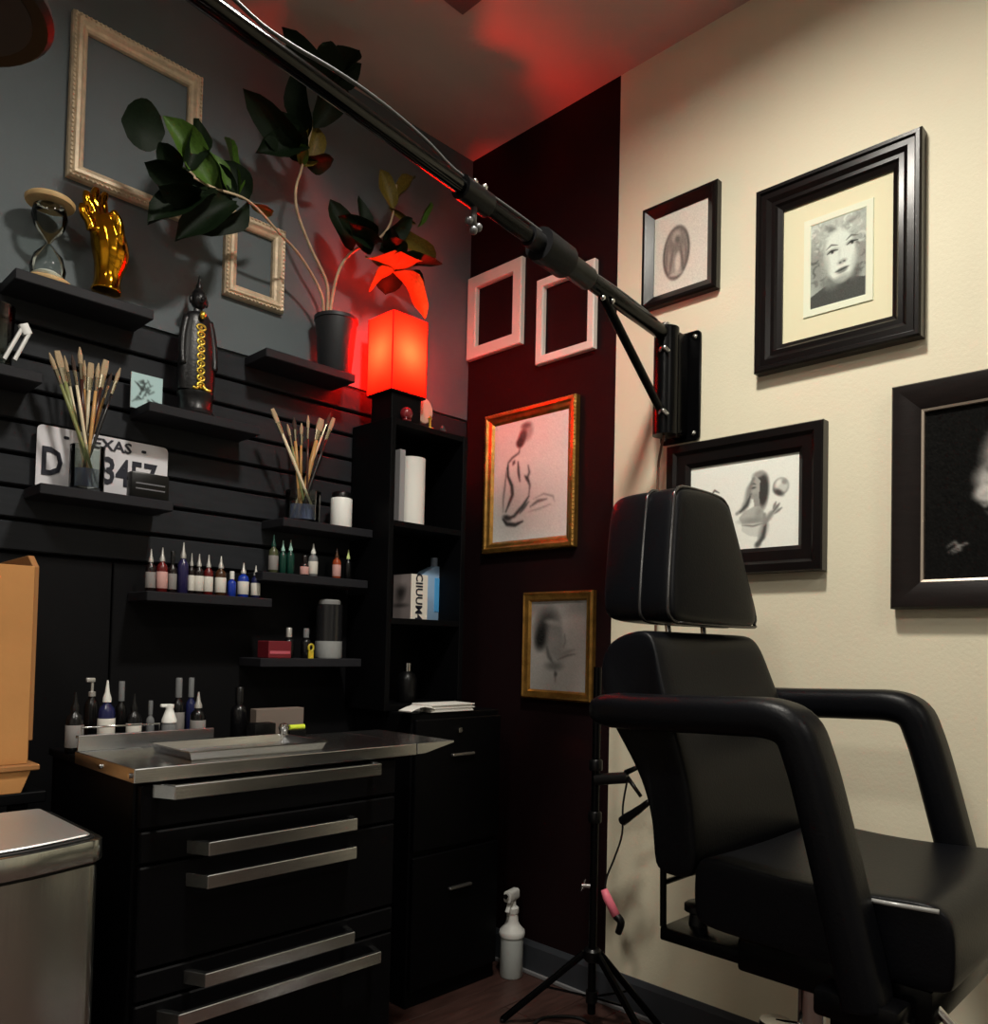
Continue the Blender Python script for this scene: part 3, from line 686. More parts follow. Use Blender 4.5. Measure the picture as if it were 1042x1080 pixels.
# ================================================================== BOTTLES
def c_mat(n, c, rough=.25): return mat('c_'+n, c, rough, bump=.01)
def bottle(px, y, z0, h, r, body, label_c, cap, cap_style, label, group, cat='bottle', lab_span=(.14, .55), name='ink_bottle'):
    """small bottle: body with shoulder, wrapped paper label, cone/pump/flip cap"""
    p = W(px, 600, y=y); cx = p.x
    t = thing(name, label, cat, (cx, y, z0), group)
    hb = h*.66
    bm = NB(); lathe(bm, [(0, 0), (r*.9, 0), (r, r*.12), (r, hb*.82), (r*.85, hb*.92), (r*.45, hb), (r*.42, hb+h*.04), (0, hb+h*.04)], (cx, y, z0), 16); obj('body', bm, body, t, SM)
    if label_c:
        bm = NB(); lathe(bm, [(r*1.012, hb*lab_span[0]), (r*1.03, hb*lab_span[0]+.0005), (r*1.03, hb*(lab_span[0]+lab_span[1])), (r*1.012, hb*(lab_span[0]+lab_span[1])+.0005)], (cx, y, z0), 16); obj('paper_label', bm, label_c, t, SM)
    zc = hb+h*.03
    if cap_style == 'cone': prof = [(0, 0), (r*.52, 0), (r*.5, h*.06), (r*.28, h*.14), (r*.1, h-zc), (0, h-zc)]
    elif cap_style == 'flip': prof = [(0, 0), (r*.55, 0), (r*.55, h-zc-.002), (r*.48, h-zc), (0, h-zc)]
    else: prof = [(0, 0), (r*.5, 0), (r*.5, h*.06), (r*.2, h*.07), (r*.2, h*.2), (0, h*.2)]
    bm = NB(); lathe(bm, prof, (cx, y, z0+zc), 14)
    if cap_style == 'pump':
        zz = z0+zc+h*.19; box(bm, cx-r*.9, cx+r*.35, y-r*.3, y+r*.3, zz, zz+h*.06, .002)
    obj('cap', bm, cap, t, SM)
    return t
SILV = mat('silver_cap', (196, 194, 190), .3, .6); LABW = mat('label_white', (206, 202, 194), .7); LABR = mat('label_red_white', (196, 150, 144), .7); LABG = mat('label_grey', (130, 126, 124), .7)
CAPW = mat('cap_white', (216, 216, 210), .4); CAPG = mat('cap_pale_green', (196, 214, 140), .4); CAPM = mat('cap_mint', (150, 190, 178), .4)
INKS = dict(dark=c_mat('dark', (26, 18, 18)), red=c_mat('red', (90, 18, 18)), purple=c_mat('purple', (34, 30, 70)), brown=c_mat('brown', (64, 38, 20)), blue=c_mat('blue', (24, 52, 150)), navy=c_mat('navy', (26, 30, 70)), green=c_mat('green', (18, 58, 48)), olive=c_mat('olive', (70, 74, 50)), orange=c_mat('orange', (150, 62, 30)), black=c_mat('black', (12, 12, 14)), grey=c_mat('grey', (110, 112, 114)))
G1 = 'ink bottles in a row on the shelf left of the red box'
row = [(159, .085, .0118, 'dark', LABG, SILV, 'cone', 'dark ink bottle with a grey label standing outermost in the row'),
       (171, .09, .0135, 'red', LABR, SILV, 'cone', 'red ink bottle with a pink and white label'),
       (182, .085, .0105, 'dark', LABG, None, 'flip', 'dark ink bottle with a grey label next to the tall purple bottle'),
       (193, .105, .0135, 'purple', None, SILV, 'cone', 'tall purple ink bottle rising over its row'),
       (202, .085, .0085, 'dark', LABW, SILV, 'cone', 'slim dark ink bottle with a pale strip label'),
       (210, .085, .012, 'dark', LABW, SILV, 'cone', 'dark ink bottle with a white label in the middle of its row'),
       (220, .085, .012, 'red', LABW, SILV, 'cone', 'dark red ink bottle with a low white label'),
       (233, .085, .014, 'brown', LABW, SILV, 'cone', 'brown ink bottle with a silver spout and white label'),
       (245, .055, .011, 'blue', None, CAPW, 'flip', 'short blue ink bottle without a label'),
       (257, .075, .0145, 'blue', LABW, SILV, 'cone', 'wide blue ink bottle with a white label'),
       (270, .072, .0125, 'navy', LABW, SILV, 'cone', 'navy ink bottle with a white label at the shelf end')]
for px, h, r, bc, lc, cc, cs, lb in row: bottle(px, -.075, Z_H, h*1.25, r, INKS[bc], lc, cc or INKS['black'], cs, lb, G1)
G2 = 'ink bottles on the shelf under the white jar'
row = [(288, .1, .013, 'olive', LABG, INKS['green'], 'cone', 'olive ink bottle with a grey label and dark spout'),
       (298, .088, .010, 'green', None, CAPM, 'cone', 'slim green ink bottle with a mint spout'),
       (306, .092, .011, 'green', None, CAPM, 'cone', 'dark green ink bottle with a broad mint spout'),
       (321, .055, .0125, 'dark', LABR, INKS['dark'], 'flip', 'low dark red ink bottle with a striped label'),
       (330, .09, .0135, 'grey', LABW, CAPW, 'cone', 'white ink bottle with a white spout'),
       (355, .085, .0125, 'orange', LABR, INKS['brown'], 'cone', 'orange ink bottle with a pale label'),
       (367, .085, .0105, 'black', None, CAPG, 'cone', 'black ink bottle with a pale green spout')]
for px, h, r, bc, lc, cc, cs, lb in row: bottle(px, -.075, Z_G, h*1.08, r, INKS[bc], lc, cc, cs, lb, G2)
# ---- lowest shelf
a = at(277, 695, -.08); b = at(301, 695, -.08); zt = at(290, 676, -.08).z
t = thing('box', 'small dark red box with a pink stripe on the lowest shelf', 'box', ((a.x+b.x)/2, -.08, Z_I))
bm = NB(); box(bm, a.x, b.x, -.11, -.05, Z_I, zt, .002); obj('carton', bm, mat('dark_red_card', (110, 26, 36), .5), t)
bm = NB(); box(bm, a.x+.004, b.x-.004, -.1108, -.109, Z_I+.012, Z_I+.02); obj('stripe', bm, mat('pink_stripe', (190, 90, 104), .5), t)
for px, lb in ((307, 'black dropper bottle between the red box and the yellow badge'), (325, 'black dropper bottle touching the grey based canister')):
    bottle(px, -.085, Z_I, .085, .015, INKS['black'], None, SILV if px == 307 else INKS['grey'], 'flip', lb, None)
c = at(330, 671, -.112)
bm = NB(); tube(bm, [(c.x+.008*math.cos(a_), -.104, Z_I+.03+.01*math.sin(a_)) for a_ in [2*PI*q/14 for q in range(15)]], .003, 6)
box(bm, c.x-.008, c.x+.008, -.106, -.102, Z_I, Z_I+.02)
tag(obj('badge', bm, mat('yellow', (196, 176, 50), .5), None, SM), 'small yellow ring badge on the lowest shelf', 'badge')
a = at(334, 690, -.075); b = at(358, 690, -.075); cx = (a.x+b.x)/2; r = (b.x-a.x)/2; zt = at(346, 634, -.075).z
t = thing('canister', 'tall smoky canister with a grey base and pale lid', 'canister', (cx, -.075, Z_I))
bm = NB(); lathe(bm, [(0, 0), (r*.95, 0), (r, .004), (r, .05), (0, .05)], (cx, -.075, Z_I), 20); obj('base', bm, mat('canister_grey', (150, 152, 152), .5), t, SM)
bm = NB(); lathe(bm, [(0, .05), (r*.98, .05), (r*.98, zt-Z_I-.01), (0, zt-Z_I-.01)], (cx, -.075, Z_I), 20); obj('body', bm, mat('smoke_plastic', (30, 30, 32), .2), t, SM)
bm = NB(); lathe(bm, [(0, 0), (r*.8, 0), (r*.8, .01), (r*.7, .014), (0, .014)], (cx, -.075, zt-.01), 20); obj('lid', bm, mat('lid_grey', (130, 130, 130), .4), t, SM)

# ================================================================== POTTED FIG
a = at(333, 380, -.072); b = at(373, 380, -.072); px_ = (a.x+b.x)/2; pr = (b.x-a.x)/2*.95; ptop = at(350, 335, -.072).z
plant = thing('potted_plant', 'tall leafy fig plant in a black pot on a wall shelf', 'plant', (px_, -.072, Z_D))
ph = ptop-Z_D
bm = NB(); lathe(bm, [(0, 0), (pr*.72, 0), (pr*.76, .004), (pr*.98, ph-.012), (pr*1.03, ph-.01), (pr*1.03, ph), (pr*.93, ph), (pr*.9, ph-.015), (0, ph-.015)], (px_, -.072, Z_D), 28); obj('pot', bm, POT, plant, SM)
bm = NB(); lathe(bm, [(0, ph-.014), (pr*.9, ph-.015), (pr*.6, ph-.006), (0, ph-.004)], (px_, -.072, Z_D), 20); obj('soil', bm, SOIL, plant, SM)
def stem(pts, r0, r1):
    P = [W(q[0], q[1], y=q[2]) for q in pts]; P = smooth_path(P, 5)
    bm = NB(); tube(bm, P, [r0, r1], 8); obj('stem', bm, STEM, plant, True)
stem([(341, 338, -.075), (339, 310, -.085), (318, 272, -.11), (292, 243, -.15), (262, 212, -.19), (225, 198, -.21), (190, 180, -.22)], .0045, .003)
stem([(344, 338, -.07), (345, 300, -.08), (328, 262, -.09), (314, 225, -.1), (312, 200, -.11), (318, 178, -.12), (330, 130, -.15), (342, 90, -.17)], .005, .003)
stem([(347, 338, -.07), (352, 305, -.075), (360, 280, -.09), (374, 264, -.11), (395, 255, -.13), (412, 235, -.14), (418, 195, -.14)], .0055, .003)
def leaf_mesh(m, seed, bend):
    q = random.Random(seed); bm = NB(); n = 8; rows = []
    for i in range(n+1):
        f = i/n; w = .5*(math.sin(PI*f**.85)**.6)*(.74+.4*f) if 0 < f < 1 else .02
        wav = .05*math.sin(f*9+seed)
        zc = -bend*f*f
        rows.append([bm.verts.new((s*w, f, zc+abs(s)**2*.16*w*2+wav*abs(s))) for s in (-1, -.5, 0, .5, 1)])
    for a_, b_ in zip(rows, rows[1:]):
        for i in range(4): bm.faces.new((a_[i], a_[i+1], b_[i+1], b_[i]))
    me = bpy.data.meshes.new('leaf'); bm.to_mesh(me); bm.free(); me.materials.append(m)
    for p in me.polygons: p.use_smooth = True
    return me
LEAFY = mat('fig_leaf_yellowing', (116, 96, 40), .5, spec=.25, bump=.15, bscale=50, vary=.2, vscale=20)
LM = {k: [leaf_mesh(m, i*3+j, b_) for j, b_ in enumerate((.08, .2, .3))] for i, (k, m) in enumerate((('g', LEAF), ('d', LEAFD), ('o', LEAFO), ('y', LEAFY)))}
def leaf(bp, tp, w, kind='d', roll=0., v=0):
    """leaf from base to tip (pixel, pixel, wall distance), width in metres, rolled about its midrib"""
    A = W(bp[0], bp[1], y=bp[2]); B = W(tp[0], tp[1], y=tp[2]); d = B-A; L = d.length; d.normalize()
    view = (CAM-A).normalized(); nrm = (view-d*view.dot(d)).normalized()
    s = d.cross(nrm).normalized()
    R = Matrix((s, d, nrm)).transposed().to_4x4() @ Matrix.Rotation(roll, 4, 'Y')
    o = bpy.data.objects.new('leaf', LM[kind][v % 3]); COL.objects.link(o); o.parent = plant
    o.matrix_local = Matrix.Translation(A-plant.location) @ R @ Matrix.Diagonal((w, L, L, 1))
for args in (
    # left cluster
    ((174, 140, -.23), (129, 126, -.22), .115, 'd', .2, 0), ((224, 198, -.2), (180, 120, -.24), .085, 'g', .5, 1), ((205, 195, -.22), (158, 178, -.25), .075, 'd', -.4, 1),
    ((226, 203, -.2), (160, 212, -.24), .10, 'd', .9, 2), ((236, 206, -.2), (203, 148, -.2), .08, 'g', -.6, 0), ((262, 212, -.19), (238, 168, -.2), .075, 'd', .3, 1),
    ((250, 208, -.19), (212, 175, -.17), .08, 'd', .1, 0), ((250, 212, -.19), (192, 236, -.22), .085, 'd', .5, 2), ((265, 213, -.18), (222, 250, -.2), .055, 'd', -.7, 1),
    ((262, 212, -.18), (292, 228, -.16), .03, 'o', .4, 1), ((252, 205, -.19), (240, 142, -.15), .022, 'g', .8, 0), ((190, 180, -.22), (168, 152, -.25), .06, 'd', -.2, 0),
    ((196, 182, -.22), (214, 122, -.2), .06, 'd', .4, 0), ((240, 203, -.19), (232, 160, -.22), .04, 'g', .9, 2), ((215, 200, -.2), (178, 208, -.27), .08, 'd', -1.0, 1), ((200, 190, -.2), (165, 165, -.2), .05, 'g', 1.0, 1),
    # crown against wall and ceiling
    ((318, 176, -.12), (340, 132, -.16), .075, 'o', .3, 1), ((318, 172, -.12), (298, 118, -.16), .085, 'd', .2, 0), ((322, 165, -.13), (262, 104, -.2), .09, 'd', -.2, 1),
    ((330, 135, -.15), (366, 78, -.2), .085, 'd', .3, 0), ((342, 92, -.17), (352, 42, -.22), .09, 'd', .2, 1), ((342, 92, -.17), (380, 48, -.2), .075, 'd', -.4, 0),
    ((340, 95, -.17), (306, 30, -.22), .08, 'd', .4, 2), ((345, 90, -.17), (383, 70, -.24), .065, 'd', .7, 0), ((325, 150, -.14), (282, 150, -.18), .08, 'd', .5, 2), ((320, 170, -.12), (352, 172, -.17), .07, 'd', .7, 1),
    ((325, 145, -.14), (310, 72, -.2), .08, 'd', -.5, 0), ((332, 125, -.15), (345, 60, -.12), .07, 'd', .9, 1), ((318, 174, -.12), (320, 150, -.17), .035, 'g', .2, 0),
    # branch over the lamp
    ((372, 265, -.11), (352, 210, -.14), .075, 'd', .4, 1), ((380, 262, -.12), (382, 206, -.15), .06, 'd', .8, 0), ((398, 256, -.13), (366, 232, -.2), .075, 'd', .2, 1),
    
    ((410, 245, -.14), (467, 276, -.16), .065, 'o', -.5, 1), ((414, 222, -.14), (402, 178, -.15), .06, 'o', .5, 0), ((416, 215, -.14), (436, 178, -.14), .05, 'o', -.6, 1),
    ((410, 218, -.14), (440, 240, -.16), .022, 'o', .2, 2), ((440, 240, -.16), (456, 212, -.17), .02, 'g', .4, 0), ((404, 252, -.14), (438, 232, -.2), .06, 'd', .4, 1),
    
    ((398, 258, -.12), (378, 248, -.2), .07, 'd', -.5, 2), ((405, 250, -.13), (420, 262, -.22), .08, 'd', .1, 0)):
    leaf(*args)

def leaf3(A, B, w, nrm, kind, v):
    A = Vector(A); B = Vector(B); d = B-A; L = d.length; d.normalize(); n = Vector(nrm); n = (n-d*n.dot(d)).normalized(); s = d.cross(n)
    o = bpy.data.objects.new('leaf', LM[kind][v % 3]); COL.objects.link(o); o.parent = plant
    o.matrix_local = Matrix.Translation(A-plant.location) @ Matrix((s, d, n)).transposed().to_4x4() @ Matrix.Diagonal((w, L, L, 1))
for B_, w_, k_, v_ in (((-.565, -.18, 2.165), .11, 'y', 0), ((-.315, -.165, 2.085), .105, 'y', 2), ((-.45, -.255, 2.175), .095, 'y', 0), ((-.41, -.045, 2.15), .10, 'd', 1), ((-.355, -.24, 2.215), .09, 'd', 1), ((-.52, -.09, 2.11), .10, 'y', 1), ((-.30, -.09, 2.17), .09, 'd', 0), ((-.52, -.235, 2.22), .08, 'd', 0)):
    leaf3((-.445, -.135, 2.17), B_, w_, (B_[0]*.0, 0, 1), k_, v_)     # drooping rosette right over the lamp

# ================================================================== BOOKCASE AND FILE CABINET
BX0, BX1, BY = -.490, -.182, -.2
CT = .832
t = thing('file_cabinet', 'black two drawer file cabinet in the corner under the bookcase', 'cabinet', (-.287, -.165, 0))
bm = NB(); box(bm, -.465, -.11, -.296, -.02, .0, CT, .003, 1); obj('carcass', bm, BLK, t)
for z0, z1 in ((.44, .815), (.05, .425)):
    bm = NB(); box(bm, -.460, -.115, -.312, -.297, z0, z1, .003, 1); d_ = obj('drawer', bm, BLK, t)
    bm = NB(); box(bm, -.328, -.238, -.326, -.313, z1-.112, z1-.104, .002, 1); obj('handle', bm, mat('dull_steel', (150, 148, 146), .35, .9), d_)
bm = NB(); c = W(485, 770, y=-.315); cyl(bm, (c.x, -.3125, c.z), (c.x, -.319, c.z), .008, 14); obj('lock', bm, CHROME, t, SM)
t = thing('bookcase', 'narrow black open bookcase standing on the file cabinet', 'bookcase', ((BX0+BX1)/2, BY/2, CT))
BT = 1.700
for x in (BX0, BX1-.018):
    bm = NB(); box(bm, x, x+.018, BY, -.004, CT+.001, BT, .0015, 1); obj('side_panel', bm, BLK, t)
for z0 in (CT+.001, 1.089, 1.378, BT-.02):
    bm = NB(); box(bm, BX0+.0185, BX1-.0185, BY+.002, -.012, z0, z0+.018, .001, 1); obj('shelf_board', bm, BLK, t)
bm = NB(); box(bm, BX0+.0185, BX1-.0185, -.0115, -.006, CT+.02, BT-.02); obj('back_panel', bm, BLK, t)
S1, S2 = 1.396, 1.107
# paper roll
a = at(422, 545, -.12); b = at(444, 547, -.12); zt = at(434, 484, -.12).z; cx = (a.x+b.x)/2; r = (b.x-a.x)/2
t = thing('paper_towel_roll', 'white paper towel roll standing in the bookcase', 'paper roll', (cx, -.12, S1))
bm = NB(); lathe(bm, [(.012, 0), (r, 0), (r, zt-S1), (.012, zt-S1)], (cx, -.12, S1), 28); obj('paper', bm, PAPER, t, SM)
bm = NB(); lathe(bm, [(.006, -.0001), (.0118, 0), (.0118, zt-S1+.002), (.009, zt-S1+.002)], (cx, -.12, S1), 16); obj('core', bm, CARDD, t, SM)
a = at(418.5, 545, -.15); b = at(424, 545, -.15); zt = at(421, 474, -.15).z
bm = NB(); box(bm, a.x, b.x, -.16, -.10, S1, zt, .001, 1); tag(obj('pad', bm, mat('grey_pad', (150, 148, 150), .6)), 'thin grey pad upright against the paper towel roll', 'pad')
# printed carton
a = at(433, 649, -.185); b = at(450.5, 651, -.185); zt = at(433, 605, -.185).z; dpt = .085
t = thing('carton', 'white and grey carton with black vertical lettering in the bookcase', 'carton', ((a.x+b.x)/2, -.14, S2))
x0, x1 = max(a.x, BX0+.02+.02), b.x
bm = NB(); box(bm, x0, x1, -.185, -.185+dpt, S2, zt, .001, 1); obj('carton_body', bm, mat('carton_white', (222, 216, 206), .6), t)
def art_side():
    q = Art(30, 44, .52); q.ell(.45, .55, .22, .3, .2, .4, .6); q.ell(.4, 1.02, .4, .06, .25, 0, .7); q.ell(.5, .2, .5, .2, .6, 0, .7); return q.blur(1).i
im = art_side(); im = np.stack([im, im*.93, im*.92], -1)
grid_print('side_print', im, (x0-.0008, -.185+dpt, zt), (0, -dpt, 0), (0, 0, S2-zt), print_mat('ink_print'), t)
text('CIIUUM4', (zt-S2)*.27, ((x0*.55+x1*.45), -.1858, (zt+S2)/2), INK, t, rot=-PI/2, depth=.0003)
# blue bottle
a = at(446, 650, -.10); b = at(477, 652, -.10); zs = at(460, 603, -.10).z; zt = at(457, 589, -.10).z; cx = (a.x+b.x)/2; hw = (b.x-a.x)/2
t = thing('wash_bottle', 'translucent bottle of blue liquid behind the printed carton', 'bottle', (cx, -.075, S2))
pts = [(cx-hw, S2+.004), (cx-hw+.004, S2), (cx+hw-.004, S2), (cx+hw, S2+.004), (cx+hw, zs-.012), (cx+hw*.75, zs), (cx+.016, zs+.015), (cx+.014, zs+.018), (cx-.014, zs+.018), (cx-.016, zs+.015), (cx-hw*.75, zs), (cx-hw, zs-.012)]
bm = NB(); prism(bm, pts, 'y', -.098, -.055, .006); obj('bottle_body', bm, mat('blue_liquid', (150, 182, 216), .25, coat=.3), t, SM)
bm = NB(); cyl(bm, (cx, -.076, zs+.016), (cx, -.076, zt+.005), .0125, 16); obj('cap', bm, mat('cap_blue_grey', (120, 132, 150), .4), t, SM)
bm = NB(); box(bm, cx-hw*.25, cx+hw*.75, -.0995, -.0975, S2+.03, zs-.02, .0008, 1); lb = obj('label_panel', bm, mat('label_blue', (84, 170, 232), .5), t)
bm = NB(); prism(bm, [(cx+hw*.05, zs-.03), (cx+hw*.3, zs-.022), (cx+hw*.5, zs-.035), (cx+hw*.2, zs-.045)], 'y', -.1003, -.0993); obj('label_mark', bm, INK, lb)
# dark flask low in the bookcase
c = at(424, 718, -.13); z0 = CT+.02
t = thing('flask', 'black flask with a shiny stopper at the bottom of the bookcase', 'flask', (c.x+.02, -.13, z0))
bm = NB(); lathe(bm, [(0, 0), (.028, 0), (.03, .004), (.03, .07), (.024, .085), (.012, .095), (0, .095)], (c.x+.02, -.13, z0), 20); obj('body', bm, BLKP, t, SM)
bm = NB(); lathe(bm, [(.012, .095), (.012, .12), (.009, .123), (0, .123)], (c.x+.02, -.13, z0), 14); obj('stopper', bm, CHROME, t, SM)
# paper stack on the cabinet
p0 = W(455, 752, y=-.3); p1 = W(500, 752, y=-.3)
t = thing('paper_stack', 'stack of white paper on top of the file cabinet', 'paper', ((p0.x+p1.x)/2, -.25, CT))
for i in range(5):
    bm = NB(); o_ = random.uniform(-.004, .004); box(bm, p0.x+o_, p1.x+o_*2, -.302+abs(o_), -.21, CT+.0008+i*.0046, CT+.005+i*.0046, .0008, 1); obj('sheaf', bm, PAPER, t)
p0 = W(427, 748, y=-.29); p1 = W(450, 742, y=-.27)
bm = NB(); tube(bm, smooth_path([(p0.x, -.29, CT+.008), ((p0.x+p1.x)/2, -.285, CT+.02), (p1.x-.004, -.28, CT+.012), (p1.x-.002, -.27, CT+.006)], 4), 1, section=rrect(.05, .003, .001, 1)); tag(obj('folded_paper', bm, PAPER, None, SM), 'curled white paper slip beside the paper stack', 'paper')
# ---- red lamp
lx0, lx1, ly0, ly1 = -.489, -.356, -.193, -.072
lz0, lz1 = 1.786, 2.02
t = thing('table_lamp', 'glowing red box lamp on a black base on the bookcase', 'lamp', ((lx0+lx1)/2, (ly0+ly1)/2, BT))
bm = NB(); box(bm, lx0+.01, lx1-.01, ly0+.01, ly1-.01, BT, lz0-.004, .003); obj('base', bm, BLK, t)
bm = NB(); box(bm, lx0, lx1, ly0, ly1, lz0-.006, lz0, .001, 1); obj('base_plate', bm, BLK, t)
for (xa, ya), (xb, yb) in (((lx0, ly0), (lx1, ly0)), ((lx1, ly0), (lx1, ly1)), ((lx1, ly1), (lx0, ly1)), ((lx0, ly1), (lx0, ly0))):
    bm = NB(); vs = [bm.verts.new(p) for p in ((xa, ya, lz0), (xb, yb, lz0), (xb, yb, lz1), (xa, ya, lz1))]; bm.faces.new(vs)   # one sheet of shade paper
    obj('shade_panel', bm, SHADE, t)
for xa, ya in ((lx0, ly0), (lx1, ly0), (lx1, ly1), (lx0, ly1)):
    bm = NB(); box(bm, xa-.0015, xa+.0015, ya-.0015, ya+.0015, lz0, lz1+.001); obj('shade_rib', bm, mat('red_rib', (120, 10, 8), .5), t)
lc = Vector(((lx0+lx1)/2, (ly0+ly1)/2, 0))
bm = NB(); sph(bm, (lc.x, lc.y, lz0+.125), .02, 1.15, 16, 10); obj('bulb', bm, BULBM, t, True)
bm = NB(); cyl(bm, (lc.x, lc.y, lz0), (lc.x, lc.y, lz0+.092), .013, 14); obj('socket', bm, BLKP, t, SM)
# trinkets in front of the lamp base
c = W(430, 426, y=-.195)
bm = NB(); sph(bm, (c.x, -.19, BT+.022), .02, 1.05, 16, 10); box(bm, c.x-.012, c.x+.012, -.2, -.182, BT, BT+.006); tag(obj('glass_ball', bm, mat('red_glass', (120, 30, 36), .15, coat=.5), None, True), 'small dark red ball in front of the lamp base', 'ball')
c = W(446, 424, y=-.15)
t = thing('medallion', 'pale round medallion on a little gilt stand beside the red lamp', 'ornament', (-.322, -.16, BT))
bm = NB(); prism(bm, [(-.325+.034*math.cos(a_), BT+.062+.04*math.sin(a_)) for a_ in [2*PI*q/24 for q in range(24)]], 'y', -.152, -.146, .0015, 1); obj('disc', bm, mat('pale_stone', (206, 168, 150), .5, bump=.2), t, SM)
bm = NB(); lathe(bm, [(0, 0), (.014, 0), (.012, .006), (.004, .01), (.004, .03), (.007, .036), (.003, .042), (0, .046)], (-.316, -.168, BT), 12); obj('gilt_stand', bm, GOLDO, t, SM)
c = W(467, 450, y=-.17)
bm = NB(); lathe(bm, [(0, 0), (.01, 0), (.011, .012), (.006, .018), (.005, .024), (0, .026)], (c.x, -.17, BT), 12); tag(obj('glass_vial', bm, mat('smoked_glass', (60, 64, 66), .1), None, SM), 'tiny smoked glass vial near the bookcase corner', 'vial')

# ================================================================== TOOL BENCH
bx0, bx1, bf, bb = -1.373, -.775, -.634, -.16
BH = .80
t = thing('tool_bench', 'black tool bench with steel worktop and long steel drawer pulls', 'bench', ((bx0+bx1)/2, -.39, 0))
bm = NB(); box(bm, bx0+.012, bx1, bf+.03, bb, .06, .772, .003, 1); obj('carcass', bm, BLK, t)
for x, y in ((bx0+.05, bf+.07), (bx1-.04, bf+.07), (bx0+.05, bb-.05), (bx1-.04, bb-.05)):
    bm = NB(); cyl(bm, (x, y, 0), (x, y, .061), .022, 14); obj('foot', bm, RUBBER, t, SM)
bm = NB(); box(bm, bx0, -.7285, bf, -.334, .774, BH, .0015, 1); obj('worktop', bm, STEEL, t)
bm = NB(); box(bm, bx0+.004, bx1+.02, -.3335, bb, .7725, .788, .002, 1); obj('rear_ledge', bm, BLK, t)
bm = NB(); prism(bm, [(-.7265, .800), (-.612, .800), (-.612, .795), (-.70, .776), (-.7265, .775)], 'y', bf, -.334, .001, 1); obj('side_leaf', bm, STEEL, t)
bm = NB(); box(bm, bx0, -1.087, -.352, -.346, BH+.0005, .832, .001, 1); box(bm, bx0, -1.087, -.346, -.335, .826, .832, .001, 1); obj('backsplash', bm, STEEL, t)
for px, py in ((106, 805), (137, 816)):
    c = W(px, py, x=bx0-.001); bm = NB(); cyl(bm, (bx0+.001, c.y, .787), (bx0-.004, c.y, .787), .005, 10); obj('screw', bm, CHROME, t, SM)
for z0, z1, hz, hx0, hx1 in ((.690, .768, .757, -1.337, -.845), (.628, .684, .647, -1.270, -.905), (.440, .622, .587, -1.270, -.905), (.384, .434, .409, -1.268, -.904), (.080, .378, .350, -1.316, -.833)):
    bm = NB(); box(bm, bx0+.018, bx1-.006, bf+.01, bf+.03, z0, z1, .003, 1); d_ = obj('drawer', bm, BLK, t)
    bm = NB(); prism(bm, [(hx0, bf+.0095), (hx0+.022, bf-.036), (hx1-.012, bf-.036), (hx1, bf+.0095), (hx1-.014, bf+.0095), (hx1-.022, bf-.024), (hx0+.03, bf-.024), (hx0+.014, bf+.0095)], 'z', hz-.0125, hz+.0125, .0012, 1); obj('pull', bm, STEEL, d_)
# tray on the bench
tx0, tx1, ty0, ty1 = -1.262, -.955, -.607, -.425
t = thing('instrument_tray', 'shallow steel instrument tray lying on the bench', 'tray', ((tx0+tx1)/2, (ty0+ty1)/2, BH))
bm = NB(); box(bm, tx0+.012, tx1-.012, ty0+.012, ty1-.012, BH+.0005, BH+.003, .001, 1); obj('tray_floor', bm, STEEL, t)
bm = NB(); tt = NB(); loops = []
for i, h_ in ((.012, .001), (.004, .018), (0, .019), (0, .0165), (.0025, .016), (.009, .0005)):
    loops.append([tt.verts.new(p) for p in ((tx0+i, ty0+i, BH+h_), (tx1-i, ty0+i, BH+h_), (tx1-i, ty1-i, BH+h_), (tx0+i, ty1-i, BH+h_))])
for a_, b_ in zip(loops, loops[1:]+loops[:1]):
    for k in range(4): tt.faces.new((a_[k], a_[(k+1) % 4], b_[(k+1) % 4], b_[k]))
bmesh.ops.recalc_face_normals(tt, faces=tt.faces); merge(bm, tt); obj('rim', bm, STEEL, t)
# small goods at the back of the bench
p0 = W(270, 768, y=-.3); p1 = W(320, 768, y=-.3); zt = W(300, 747, y=-.3).z
bm = NB(); box(bm, p0.x, p1.x, -.3, -.27, .7885, zt, .001, 1); tag(obj('tissue_box', bm, mat('taupe_card', (112, 100, 92), .7)), 'low taupe cardboard box at the back of the bench', 'box')
p0 = W(262, 776, y=-.36); p1 = W(284, 776, y=-.36)
bm = NB(); box(bm, p0.x, p1.x, -.39, -.355, BH, BH+.04, .003); tag(obj('black_case', bm, BLKP, None, SM), 'small black case in front of the taupe box', 'case')
c = W(312, 772, y=-.38)
t = thing('marker_pen', 'neon yellow capped marker lying before the taupe box', 'marker', (c.x, -.38, BH))
bm = NB(); cyl(bm, (c.x-.018, -.38, BH+.026), (c.x+.022, -.38, BH+.026), .006, 12); obj('barrel', bm, NEON, t, SM)
bm = NB(); box(bm, c.x-.02, c.x+.024, -.388, -.372, BH, BH+.0195, .002); obj('rest', bm, BLKP, t)
c = W(299, 778, y=-.43)
t = thing('ink_cup', 'small polished steel cup at the end of the tray', 'cup', (c.x, -.43, BH))
bm = NB(); lathe(bm, [(0, 0), (.012, 0), (.013, .003), (.009, .012), (.010, .026), (.013, .034), (.011, .034), (.008, .02), (0, .016)], (c.x, -.43, BH), 18); obj('cup_body', bm, CHROME, t, SM)
bm = NB(); lathe(bm, [(0, .034), (.011, .0345), (.009, .041), (0, .043)], (c.x, -.43, BH), 18); obj('cap', bm, CHROME, t, SM)
G3 = 'bottles at the back of the tool bench'
